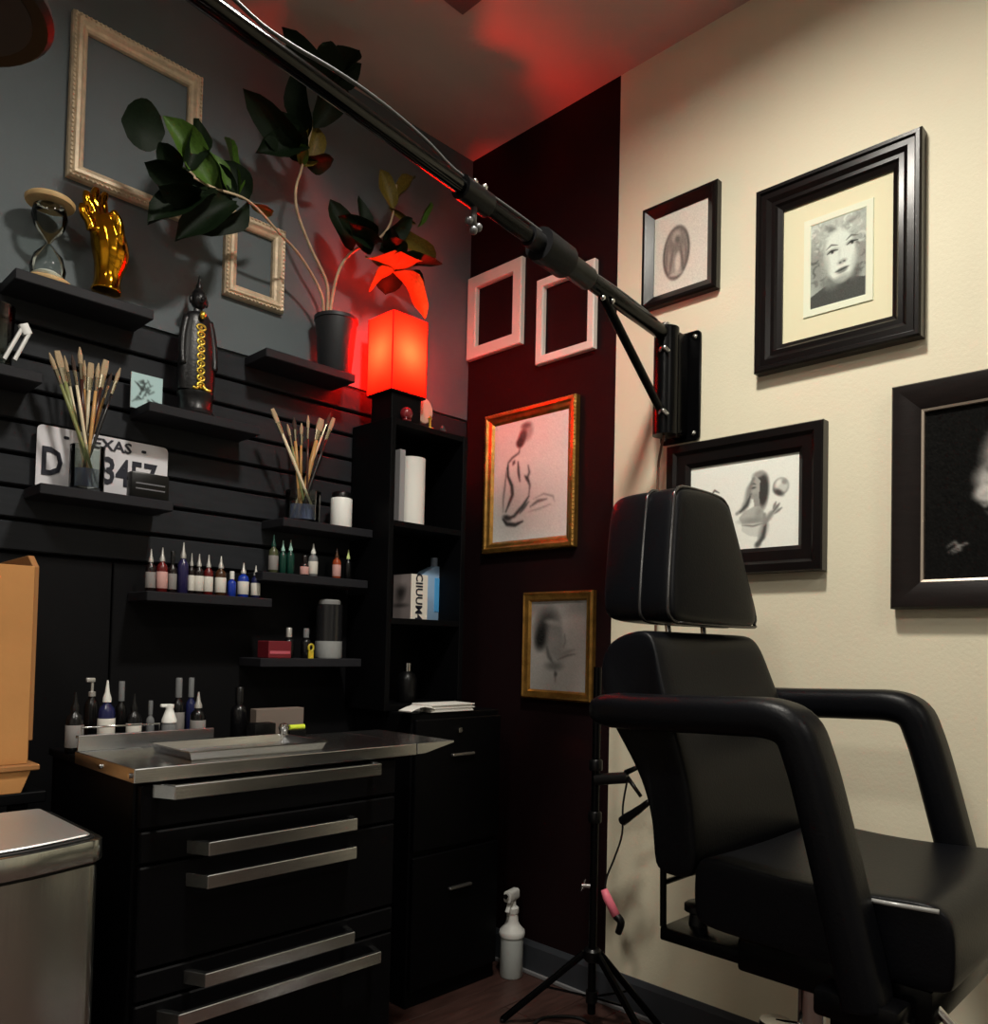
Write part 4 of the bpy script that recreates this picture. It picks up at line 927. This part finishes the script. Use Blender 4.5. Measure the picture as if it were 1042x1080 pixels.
row = [(85, .105, .017, 'black', LABG, INKS['black'], 'cone', 'black bottle with a grey label at the outer end of the bench', -.27),
       (102, .135, .015, 'black', None, SILV, 'pump', 'tall black pump bottle behind the navy bottle', -.2),
       (118, .125, .017, 'navy', LABW, CAPW, 'cone', 'navy bottle with white spout and white label on the bench', -.27),
       (133, .12, .012, 'black', None, INKS['grey'], 'flip', 'slim black bottle between navy and white labelled bottles', -.2),
       (147, .1, .0155, 'black', LABW, INKS['black'], 'cone', 'black bottle with a white label on the bench', -.27),
       (164, .085, .009, 'grey', None, INKS['grey'], 'flip', 'slim grey bottle beside the white foam pump', -.25),
       (193, .125, .014, 'black', LABG, INKS['grey'], 'flip', 'black bottle with a faint label behind the foam pump', -.2),
       (206, .125, .012, 'navy', None, INKS['grey'], 'flip', 'slim navy bottle behind the bench backsplash', -.2),
       (214, .1, .017, 'black', LABG, SILV, 'cone', 'black bottle with silver spout by the backsplash end', -.27),
       (257, .105, .02, 'black', None, INKS['black'], 'flip', 'wide black bottle beside the taupe box', -.22)]
for px, h, r, bc, lc_, cc, cs, lb, yy in row: bottle(px, yy, .7885, h*1.2, r, INKS[bc], lc_, cc, cs, lb, G3, name='bottle')
# foam pump
LZ0 = .7885; c = W(178, 772, y=-.30); cx = c.x
t = thing('foam_pump', 'white foam pump bottle with a clear grey body', 'bottle', (cx, -.30, LZ0))
bm = NB(); lathe(bm, [(0, 0), (.014, 0), (.0155, .003), (.0155, .05), (.013, .056), (0, .056)], (cx, -.30, LZ0+.0005), 18); obj('body', bm, INKS['grey'], t, SM)
bm = NB(); lathe(bm, [(0, .056), (.016, .056), (.016, .062), (.011, .076), (.008, .086), (.0095, .09), (.0095, .096), (0, .097)], (cx, -.30, LZ0), 18)
box(bm, cx-.02, cx+.006, -.305, -.295, LZ0+.09, LZ0+.097, .002); obj('pump_head', bm, WHITE, t, SM)
# wire rail
p0 = W(84, 762, y=-.31); p1 = W(166, 759, y=-.31)
bm = NB(); tube(bm, [(p0.x, -.322, .789), (p0.x, -.322, BH+.045), (p1.x, -.322, BH+.045), (p1.x, -.322, .789)], .0022, 8); tag(obj('wire_rail', bm, CHROME, None, True), 'thin chrome wire rail in front of the bench bottles', 'rail')

# ================================================================== WASTE BIN
cxr, cyf, cyb, cxl = -1.430, -.700, -.372, -1.80
t = thing('waste_bin', 'brushed steel step bin with a rounded flat lid', 'bin', ((cxl+cxr)/2, (cyf+cyb)/2, 0))
def bin_outline(ins=0.):
    o = []
    xm = (cxl+cxr)/2; hw = (cxr-cxl)/2-ins
    for a0, a1, cx, cy, r in ((-PI/2, 0, cxr-.035, cyf+.05, .035), (0, PI/2, cxr-.03, cyb-.03, .03), (PI/2, PI, cxl+.03, cyb-.03, .03), (PI, 1.5*PI, cxl+.035, cyf+.05, .035)):
        for i in range(7):
            a_ = a0+(a1-a0)*i/6; o.append((cx+(r-ins)*math.cos(a_), cy+(r-ins)*math.sin(a_)))
    for i in range(1, 10):                              # bowed front
        f = i/10; x = o[-1][0] if False else (cxl+.035)+(cxr-cxl-.07)*f
        o.append((x, cyf+.015+ins-.03*math.sin(PI*f)))
    return o
bm = NB(); prism(bm, bin_outline(.008), 'z', .02, .655); obj('body', bm, STEELV, t, .5)
bm = NB(); prism(bm, bin_outline(.014), 'z', .655, .661); obj('gap_ring', bm, RUBBER, t)
bm = NB(); prism(bm, bin_outline(.001), 'z', .661, .697, .003, 2); lid = obj('lid_rim', bm, STEELV, t, .5)
bm = NB(); prism(bm, bin_outline(.013), 'z', .697, .7005, .0015, 1); obj('lid_seal', bm, RUBBER, lid)
bm = NB(); prism(bm, bin_outline(.02), 'z', .7006, .7045, .002, 1); obj('lid_panel', bm, mat('satin_lid', (232, 236, 236), .5, 1., bump=.02), lid, .5)
bm = NB(); prism(bm, bin_outline(.012), 'z', 0, .02); obj('foot_ring', bm, RUBBER, t)
bm = NB(); box(bm, -1.68, -1.57, cyf-.06, cyf+.03, .006, .018, .004); obj('pedal', bm, STEELV, t)

# ================================================================== SIDE TABLE AND CARDBOARD BOX
t = thing('side_table', 'black side table under the cardboard box', 'table', (-1.68, -.17, 0))
bm = NB(); box(bm, -1.93, -1.415, -.31, -.03, .70, .722, .002, 1); obj('table_top', bm, BLK, t)
for x in (-1.91, -1.46):
    for y in (-.285, -.055):
        bm = NB(); box(bm, x-.015, x+.015, y-.015, y+.015, 0, .6995, .002, 1); obj('leg', bm, BLK, t)
q = lambda px, py, y=-.3: W(px, py, y=y)
xr = q(33, 700).x; zb_ = .7225; zt = q(20, 596).z
t = thing('cardboard_box', 'open tan cardboard box standing on the side table', 'box', (xr-.2, -.18, zb_))
xl = xr-.42
z1_ = q(20, 806).z
bm = NB(); box(bm, xl, xr, -.3, -.296, z1_, zt, .0008, 1); obj('front_wall', bm, CARD, t)
bm = NB(); box(bm, xl, xr, -.06, -.056, z1_, zt, .0008, 1); obj('back_wall', bm, CARD, t)
bm = NB(); box(bm, xl, xl+.004, -.2955, -.0605, z1_, zt, .0008, 1); obj('side_wall', bm, CARD, t)
bm = NB(); prism(bm, [(-.2955, z1_+.045), (-.272, z1_+.045), (-.272, z1_), (-.0605, z1_), (-.0605, zt+.02), (-.26, zt+.024), (-.2955, zt)], 'x', xr-.003, xr+.009, .001, 1); obj('side_wall', bm, CARDD, t)
bm = NB(); box(bm, xl-.004, xr+.018, -.318, -.05, z1_-.012, z1_-.0005, .002, 1); obj('tray_lip', bm, CARDD, t)
bm = NB(); prism(bm, [(xl, zb_), (xr-.012, zb_), (xr+.004, z1_-.013), (xl, z1_-.013)], 'y', -.31, -.055, .001, 1); obj('lower_tray', bm, CARD, t)

# ================================================================== SPRAY BOTTLE
c = W(539, 1029, z=0); sx, sy = c.x, c.y
t = thing('spray_bottle', 'white and clear spray bottle on the floor by the cabinet', 'bottle', (sx, sy, 0))
bm = NB(); lathe(bm, [(0, 0), (.033, 0), (.036, .004), (.036, .125), (0, .125)], (sx, sy, 0), 24); obj('body', bm, mat('milky_plastic', (196, 202, 200), .35), t, SM)
bm = NB(); lathe(bm, [(0, .125), (.039, .125), (.041, .135), (.039, .143), (.026, .157), (.019, .17), (.017, .195), (0, .195)], (sx, sy, 0), 24); obj('shoulder', bm, WHITE, t, SM)
bm = NB(); lathe(bm, [(0, .195), (.019, .195), (.02, .2), (.02, .212), (.016, .216), (0, .216)], (sx, sy, 0), 20); obj('collar', bm, WHITE, t, SM)
bm = NB()
e = Vector((-.97, -.24, 0)); sd = Vector((.7, .7, 0))
tube(bm, [Vector((sx, sy, .216)), Vector((sx, sy, .236))], .011, 12)
tube(bm, [Vector((sx, sy, .252))-e*.02, Vector((sx, sy, .252))+e*.034], 1, section=rrect(.026, .034, .008, 3)); hd = obj('spray_head', bm, WHITE, t, SM)
bm = NB(); tube(bm, smooth_path([Vector((sx, sy, .24))+e*.018, Vector((sx, sy, .225))+e*.022, Vector((sx, sy, .205))+e*.034], 4), 1, section=rrect(.014, .006, .002, 2)); obj('trigger', bm, WHITE, hd, SM)
bm = NB(); cyl(bm, Vector((sx, sy, .256))+e*.034, Vector((sx, sy, .256))+e*.046, .008, 12); obj('nozzle', bm, CHROME, hd, SM)

# ================================================================== TRIPOD STAND
tp = Vector((-.18, -.735, 0))
t = thing('tripod_stand', 'black tripod stand against the black and beige wall edge', 'stand', tp)
bm = NB(); cyl(bm, tp+Vector((0, 0, .05)), tp+Vector((0, 0, .98)), .011, 14); obj('pole', bm, BLKM, t, SM)
bm = NB(); lathe(bm, [(0, 0), (.02, 0), (.024, .006), (.024, .028), (.018, .034), (0, .034)], (tp.x, tp.y, .19), 16); obj('hub', bm, BLKP, t, SM)
bm = NB(); lathe(bm, [(0, 0), (.016, 0), (.016, .03), (0, .03)], (tp.x, tp.y, .08), 14); obj('lower_collar', bm, BLKP, t, SM)
for fx_, fy_ in ((-.315, -.535), (-.035, -.86), (-.20, -.96)):
    ft = Vector((fx_, fy_, .008)); d_ = ft-tp; d_.z = 0; d_.normalize()
    bm = NB(); tube(bm, [tp+d_*.022+Vector((0, 0, .208)), ft], 1, section=rrect(.014, .018, .004, 2)); lg = obj('leg', bm, BLKM, t, SM)
    bm = NB(); sph(bm, ft, .0085, .9, 10, 8); obj('rubber_foot', bm, RUBBER, lg, True)
    mid = (tp+Vector((0, 0, .208))).lerp(ft, .5); bm = NB(); tube(bm, [tp+d_*.014+Vector((0, 0, .095)), mid], 1, section=rrect(.008, .005, .002, 2)); obj('brace', bm, BLKM, t, SM)
c = W(616, 934, x=-.2)
bm = NB(); cyl(bm, (tp.x-.01, tp.y+.004, c.z), (tp.x-.022, tp.y+.022, c.z), .006, 12); prism(bm, [(tp.x-.034, c.z-.014), (tp.x-.016, c.z+.004), (tp.x-.012, c.z+.016), (tp.x-.026, c.z-.002)], 'y', tp.y+.016, tp.y+.024, .002); obj('clamp_knob', bm, CHROME, t, SM)
for zz in (.70, .56):
    bm = NB(); lathe(bm, [(0, 0), (.017, 0), (.018, .003), (.018, .026), (.015, .03), (0, .03)], (tp.x, tp.y, zz), 14); obj('collar', bm, BLKP, t, SM)
# side arm with grip clamp
bm = NB(); A = W(632, 822, x=-.17); B = W(662, 820, x=-.15); tube(bm, [tp+Vector((0, 0, A.z)), B], 1, section=rrect(.03, .03, .01, 3)); ga = obj('clamp_arm', bm, BLKP, t, SM)
bm = NB(); tube(bm, [W(660, 815, x=-.15), W(675, 808, x=-.15)], [.008, .006], 10); tube(bm, [W(662, 820, x=-.15), W(676, 840, x=-.15)], [.006, .005], 10); obj('jaw', bm, BLKP, ga, True)
# hand pieces on cord
t2 = thing('hand_piece', 'black hand piece hanging on its cord from the tripod stand', 'hand piece', W(668, 860, x=-.15))
bm = NB(); tube(bm, smooth_path([W(655, 867, x=-.15), W(662, 862, x=-.15), W(675, 853, x=-.15), W(685, 845, x=-.15)], 4), [.008, .013, .013, .013, .013, .012, .011, .011, .01, .009, .009, .008, .006], 12); obj('grip', bm, BLKP, t2, True)
bm = NB(); tube(bm, smooth_path([W(661, 826, x=-.15), W(657, 850, x=-.15), W(656, 880, x=-.15), W(648, 905, x=-.15), W(640, 925, x=-.15), W(638, 940, x=-.15)], 5), .0028, 8); obj('cord', bm, RUBBER, t2, True)
t2 = thing('hand_piece', 'pink gripped hand piece with a black end hanging by the tripod stand', 'hand piece', W(648, 962, x=-.15))
bm = NB(); tube(bm, [W(637, 938, x=-.15), W(640, 946, x=-.15), W(650, 966, x=-.15)], [.009, .012, .012], 12); obj('pink_grip', bm, PINK, t2, True)
bm = NB(); tube(bm, smooth_path([W(650, 966, x=-.15), W(655, 973, x=-.15), W(652, 984, x=-.15)], 4), [.0115, .0115, .009], 12); obj('tip', bm, BLKP, t2, True)
# cables on the floor
bm = NB(); tube(bm, smooth_path([(-.30, -.62, .005), (-.22, -.60, .005), (-.15, -.66, .005), (-.17, -.74, .005), (-.26, -.78, .005), (-.36, -.72, .005), (-.44, -.66, .005), (-.50, -.72, .005)], 6), .004, 8); tag(obj('floor_cable', bm, RUBBER, None, True), 'black cable looping on the floor around the tripod feet', 'cable')

# ================================================================== CHAIR
ch = thing('tattoo_chair', 'black leather reclining chair with padded arms and headrest', 'chair', (-.47, -1.47, 0))
def soft(o, lv=1, w=0):
    m = o.modifiers.new('soft', 'SUBSURF'); m.levels = lv; m.render_levels = lv
    return o
# backrest: side profile (y,z) carried across, a little narrower at the top
rear = [(-1.262, .628), (-1.262, .66), (-1.258, .714), (-1.240, .775), (-1.205, .835), (-1.150, .90), (-1.128, .96), (-1.122, 1.01), (-1.136, 1.05)]
front = [(-1.20, 1.070), (-1.236, 1.064), (-1.254, 1.03), (-1.272, .971), (-1.306, .889), (-1.332, .808), (-1.344, .744), (-1.350, .67), (-1.346, .628)]
prof = rear+front
def lerp_prof(cx, cz, s): return [(cx+(p[0]-cx)*s, cz+(p[1]-cz)*s) for p in prof]
t = NB(); rows = []
for x, s, top in ((-.702, .86, -.012), (-.695, .95, -.004), (-.68, 1., 0), (-.60, 1.0, 0), (-.47, 1.0, -.004), (-.34, 1.0, 0), (-.262, 1., 0), (-.247, .95, -.004), (-.240, .86, -.012)):
    r_ = []
    for i, p in enumerate(prof):
        yy, zz = p; k = max(0, min(1, (zz-.9)/.16))
        cyy = -1.30+(.11)*max(0, min(1, (zz-.63)/.43))
        xx = x + (-.47-x)*.10*k**2
        hol = .012*math.cos((x+.47)/.23*PI/2) if i >= len(rear) else 0
        r_.append(t.verts.new((xx, cyy+(yy-cyy)*s+hol, zz if s == 1 else .845+(zz-.845)*(.97+.03*(s-.86)/.14))))
    rows.append(r_)
n = len(prof)
for a_, b_ in zip(rows, rows[1:]):
    for i in range(n): t.faces.new((a_[i], a_[(i+1) % n], b_[(i+1) % n], b_[i]))
t.faces.new(rows[0]); t.faces.new(rows[-1][::-1]); bmesh.ops.recalc_face_normals(t, faces=t.faces)
soft(obj('backrest', t, LEATH, ch, True), 2)
# headrest: trapezoid block with piping
def hr_section(yf, s):
    """outline in x,z of one headrest layer"""
    b0, b1, t0, t1, z0, z1 = -.628, -.274, -.562, -.345, 1.080, 1.366
    cx = (b0+b1)/2; cz = (z0+z1)/2; o = []
    P = [(b0+.03, z0), (b1-.03, z0), (b1-.004, z0+.008), (b1, z0+.045), (t1+.012, z1-.05), (t1-.006, z1-.012), (t1-.045, z1), (t0+.045, z1), (t0+.006, z1-.012), (t0-.012, z1-.05), (b0, z0+.045), (b0+.004, z0+.008)]
    return [(cx+(p[0]-cx)*s, cz+(p[1]-cz)*s) for p in P]
t = NB(); rows = []
LEAN = .13
for yo, s in ((.0, .84), (.004, .95), (.014, .995), (.03, 1.), (.062, 1.), (.075, .985), (.09, .995), (.15, .985), (.172, .93), (.18, .82)):
    rows.append([t.verts.new((x, -1.252+yo+(zz-1.086)*LEAN, zz)) for x, zz in hr_section(yo, s)])
n = 12
for a_, b_ in zip(rows, rows[1:]):
    for i in range(n): t.faces.new((a_[i], a_[(i+1) % n], b_[(i+1) % n], b_[i]))
t.faces.new(rows[0]); t.faces.new(rows[-1][::-1]); bmesh.ops.recalc_face_normals(t, faces=t.faces)
hr = soft(obj('headrest', t, LEATH, ch, True), 2)
for yo, s in ((.012, .972), (.076, .968)):
    P = [Vector((x, -1.252+yo+(zz-1.086)*LEAN, zz)) for x, zz in hr_section(yo, s)]; P = smooth_path(P+P[:1], 4)
    bm = NB(); tube(bm, P, .0036, 8, None); obj('piping', bm, PIPE, hr, True)
for x in (-.52, -.38):
    bm = NB(); cyl(bm, (x, -1.175, 1.045), (x, -1.168, 1.095), .006, 10); obj('headrest_post', bm, CHROME, ch, SM)
# seat
t = NB(); bmt = NB()
sp = [(-1.345, .575), (-1.345, .655), (-1.352, .672), (-1.375, .682), (-1.50, .672), (-1.62, .676), (-1.70, .684), (-1.728, .682), (-1.745, .668), (-1.752, .64), (-1.75, .565), (-1.735, .556), (-1.40, .556), (-1.36, .562)]
rows = []
for x, s in ((-.704, .9), (-.700, .97), (-.69, 1.), (-.66, 1.), (-.47, 1.), (-.28, 1.), (-.25, 1.), (-.24, .97), (-.236, .9)):
    dip = -.008*math.cos((x+.47)/.23*PI/2) if abs(x+.47) < .2 else 0
    rows.append([t.verts.new((x, -1.548+(p[0]+1.548)*(.985+.015*(s-.9)/.1), .62+(p[1]-.62)*s+(dip if p[1] > .65 else 0))) for p in sp])
n = len(sp)
for a_, b_ in zip(rows, rows[1:]):
    for i in range(n): t.faces.new((a_[i], a_[(i+1) % n], b_[(i+1) % n], b_[i]))
t.faces.new(rows[0]); t.faces.new(rows[-1][::-1]); bmesh.ops.recalc_face_normals(t, faces=t.faces)
seat = soft(obj('seat', t, LEATH, ch, True), 2)
bm = NB(); tube(bm, [(-.702, -1.60, .668), (-.703, -1.66, .671), (-.702, -1.73, .675)], .0035, 8); obj('piping', bm, mat('painted_edge_highlight', (150, 150, 148), .2, spec=.7), seat, True)  # short added run, coloured pale to imitate the highlight along the seat edge
# arms
for xc in (-.738, -.198):
    P = smooth_path([(xc, -1.16, .918), (xc, -1.30, .921), (xc, -1.43, .926), (xc, -1.502, .927), (xc, -1.541, .912), (xc, -1.560, .872), (xc, -1.579, .81), (xc, -1.610, .69), (xc, -1.640, .57), (xc, -1.648, .53)], 5)
    n = len(P); R = [.55]+[.85]+[1.]*(n-2)
    bm = NB(); tube(bm, P, R, section=rrect(.080, .066, .024, 5), up=(1, 0, 0)) if False else None
    t = NB(); rows = []
    for i, p in enumerate(P):
        d_ = (P[min(i+1, n-1)]-P[max(i-1, 0)]).normalized(); sd = Vector((1, 0, 0)); v = sd.cross(d_).normalized()
        f = i/(n-1); w = .084 if f < .45 else .084-.012*(f-.45); h_ = .062; k = (.6, .86)[i] if i < 2 else 1.
        rows.append([t.verts.new(p+sd*a_*k+v*b_*k) for a_, b_ in rrect(w, h_, .024, 5)])
    m = len(rows[0])
    for a_, b_ in zip(rows, rows[1:]):
        for i in range(m): t.faces.new((a_[i], a_[(i+1) % m], b_[(i+1) % m], b_[i]))
    t.faces.new(rows[0][::-1]); t.faces.new(rows[-1]); bmesh.ops.recalc_face_normals(t, faces=t.faces)
    obj('arm', t, LEATH, ch, True)
    bm = NB(); box(bm, xc-.03, xc+.03, -1.70, -1.58, .505, .545, .008); obj('arm_bracket', bm, BLKM, ch, SM)
# under-frame
bm = NB(); box(bm, -.682, -.575, -1.66, -1.266, .508, .532, .004); obj('frame_beam', bm, BLKM, ch, SM)
bm = NB(); box(bm, -.365, -.258, -1.66, -1.40, .508, .532, .004); obj('frame_beam', bm, BLKM, ch, SM)
bm = NB(); box(bm, -.69, -.28, -1.72, -1.42, .500, .5575, .008); obj('seat_mount', bm, BLKM, ch, SM)
bm = NB(); box(bm, -.755, -.18, -1.70, -1.60, .485, .515, .006); obj('cross_bar', bm, BLKM, ch, SM)
bm = NB(); lathe(bm, [(.038, .07), (.038, .3), (.024, .302), (.024, .502)], (-.47, -1.455, 0), 24); obj('lift_column', bm, CHROME, ch, SM)
bm = NB(); lathe(bm, [(0, 0), (.25, 0), (.255, .008), (.24, .022), (.08, .05), (.045, .075), (0, .075)], (-.47, -1.455, 0), 40); obj('floor_base', bm, CHROME, ch, SM)
bm = NB(); c = W(818, 1076, x=-.5); lathe(bm, [(0, 0), (.028, 0), (.03, .004), (.028, .012), (0, .014)], (c.x, c.y, c.z-.012), 20); tube(bm, [(c.x, c.y, c.z-.004), (-.47, -1.455, c.z-.004)], .007, 8); obj('pump_pedal', bm, CHROME, ch, SM)
bm = NB(); cyl(bm, (-.676, -1.27, .532), (-.676, -1.268, .655), .006, 10); obj('rear_rod', bm, BLKM, ch, SM)
bm = NB(); cyl(bm, (-.676, -1.27, .610), (-.30, -1.27, .610), .005, 10); obj('rear_crossbar', bm, BLKM, ch, SM)
bm = NB(); c = W(736, 975, x=-.62); lathe(bm, [(0, 0), (.017, 0), (.015, .02), (.025, .025), (.025, .036), (.02, .04), (0, .04)], (c.x, c.y, .5322), 16); obj('adjust_knob', bm, BLKP, ch, SM)
# leg rest folded down in front of the seat
t = NB(); rows = []
for x, s in ((-.69, .8), (-.682, .96), (-.66, 1.), (-.28, 1.), (-.258, .96), (-.25, .8)):
    rr = []
    for u, v in rrect(.075, .30, .03, 4):
        u *= s; v *= s; a_ = .30
        rr.append(t.verts.new((x, -1.905-(-u*math.cos(a_)-v*math.sin(a_)), .350+(-u*math.sin(a_)+v*math.cos(a_)))))
    rows.append(rr)
m = len(rows[0])
for a_, b_ in zip(rows, rows[1:]):
    for i in range(m): t.faces.new((a_[i], a_[(i+1) % m], b_[(i+1) % m], b_[i]))
t.faces.new(rows[0]); t.faces.new(rows[-1][::-1]); bmesh.ops.recalc_face_normals(t, faces=t.faces)
obj('leg_rest', t, LEATH, ch, True)
bm = NB(); tube(bm, [(-.66, -1.71, .53), (-.66, -1.86, .40)], .007, 10); obj('leg_rest_strut', bm, CHROME, ch, SM)
bm = NB(); tube(bm, [W(968, 1038, x=-.6), W(965, 1054, x=-.6)], [.006, .008], 10); tube(bm, [W(968, 1038, x=-.6), Vector((-.6, -1.66, .56))], .004, 8); obj('release_lever', bm, BLKP, ch, True)

# ================================================================== BOOM ARM
D = Vector((-.992, -.125, 0)).normalized()
O = Vector((-.095, -.872, 1.887))
def BP(s_, z=0.): return O+D*s_+Vector((0, 0, z))
ba = thing('boom_arm', 'black wall mounted boom arm reaching over the room from the beige wall', 'boom arm', (0, -.88, 1.61))
bm = NB(); prism(bm, [(-.872+a_, 1.758+b_) for a_, b_ in rrect(.125, .305, .014, 4)], 'x', -.010, -.001, .002, 1); wp = obj('wall_plate', bm, BLKM, ba, SM)
for y, z in ((-.918, 1.892), (-.918, 1.625), (-.826, 1.892), (-.826, 1.625)):
    bm = NB(); sph(bm, (-.0105, y, z), .008, 1, 10, 8); obj('bolt', bm, CHROME, wp, True)
for z in (1.615, 1.87):
    bm = NB(); box(bm, -.07, -.0105, -.888, -.856, z, z+.025, .004); obj('hinge_lug', bm, BLKM, ba, SM)
bm = NB(); box(bm, -.085, -.0105, -.900, -.852, 1.618, 1.898, .006); obj('bracket_body', bm, BLKM, ba, SM)
bm = NB(); cyl(bm, (-.080, -.872, 1.612), (-.080, -.872, 1.905), .034, 24); obj('hinge_tube', bm, BLKM, ba, SM)
bm = NB(); cyl(bm, (-.085, -.872, 1.905), (-.085, -.872, 1.918), .013, 12); obj('pivot_bolt', bm, CHROME, ba, SM)
for z in (1.835, 1.665):
    bm = NB(); tube(bm, smooth_path([(-.112, -.874, z), (-.120, -.888, z+.006), (-.112, -.9, z-.008)], 4), .006, 8); obj('hinge_screw', bm, CHROME, ba, True)
bm = NB(); cyl(bm, BP(.0), BP(.42), .0195, 20); obj('outer_tube', bm, BLKM, ba, SM)
bm = NB(); cyl(bm, BP(.40), BP(.50), .026, 20); obj('clamp_collar', bm, BLKP, ba, SM)
bm = NB(); cyl(bm, BP(.49), BP(.64), .021, 20); cyl(bm, BP(.50), BP(.60), .036, 20); obj('grip_sleeve', bm, mat('rubber_grey', (18, 18, 20), .5, spec=.2, bump=.1, bscale=120), ba, SM)
bm = NB(); cyl(bm, BP(.6), BP(.86), .016, 18); obj('middle_tube', bm, BLKM, ba, SM)
bm = NB(); cyl(bm, BP(.78), BP(.86), .023, 18); obj('clamp_collar', bm, BLKP, ba, SM)
bm = NB(); cyl(bm, BP(.85), BP(1.74), .0145, 18); obj('inner_tube', bm, mat('gloss_black_tube', (3, 4, 4), .1, spec=.5), ba, SM)
bm = NB(); cyl(bm, BP(.33, -.015), Vector((-.085, -.872, 1.66)), .011, 14); obj('brace_strut', bm, BLKM, ba, SM)
for s_, zz in ((.30, -.022), (.345, -.03), (.80, .02), (.83, .016)):
    bm = NB(); sph(bm, BP(s_, zz)+Vector((-.004, -.014, 0)), .0065, 1, 10, 8); obj('bolt', bm, CHROME, ba, True)
bm = NB(); q0 = BP(.82, -.022)
for a_, b_ in ((-.012, -.03), (.012, -.034), (0, -.044)): sph(bm, q0+Vector((a_, 0, b_)), .0085, 1, 10, 8)
cyl(bm, q0, q0+Vector((0, 0, -.035)), .006, 10); obj('wing_knob', bm, mat('dull_knob', (110, 110, 112), .35, .6), ba, True)
bm = NB(); tube(bm, smooth_path([BP(s_, .018+.022*abs(math.sin(s_*7.3))*(1 if s_ > .9 else .3)) + Vector((0, -.004, 0)) for s_ in [.05+.06*k for k in range(28)]], 3), .0032, 8); obj('cable', bm, mat('cable_grey', (70, 72, 72), .3), ba, True)
# round lamp head under the arm's end (switched off)
E_ = BP(1.70)
bm = NB(); cyl(bm, E_+Vector((0, 0, -.16)), E_+Vector((0, 0, .02)), .009, 12); obj('head_stem', bm, BLKM, ba, SM)
LZ = E_.z-.195
bm = NB(); lathe(bm, [(.07, .0), (.1, -.004), (.106, .002), (.104, .012), (.06, .035), (.02, .045), (0, .045)], (E_.x, E_.y, LZ), 40); lh = obj('lamp_head', bm, BLKP, ba, SM)
bm = NB(); lathe(bm, [(0, .002), (.085, .001), (.085, .004), (0, .005)], (E_.x, E_.y, LZ-.004), 40); obj('diffuser', bm, mat('dull_diffuser', (60, 54, 50), .6), lh, SM)
# cord hanging from the bracket
bm = NB(); tube(bm, smooth_path([(-.085, -.872, 1.612), (-.06, -.846, 1.58), (-.05, -.832, 1.52), (-.045, -.828, 1.3), (-.04, -.826, 1.0), (-.03, -.82, .6)], 6), .0035, 8); tag(obj('power_cord', bm, mat('brown_cord', (96, 62, 46), .6), None, True), 'brown power cord hanging down the beige wall from the boom arm bracket', 'cord')
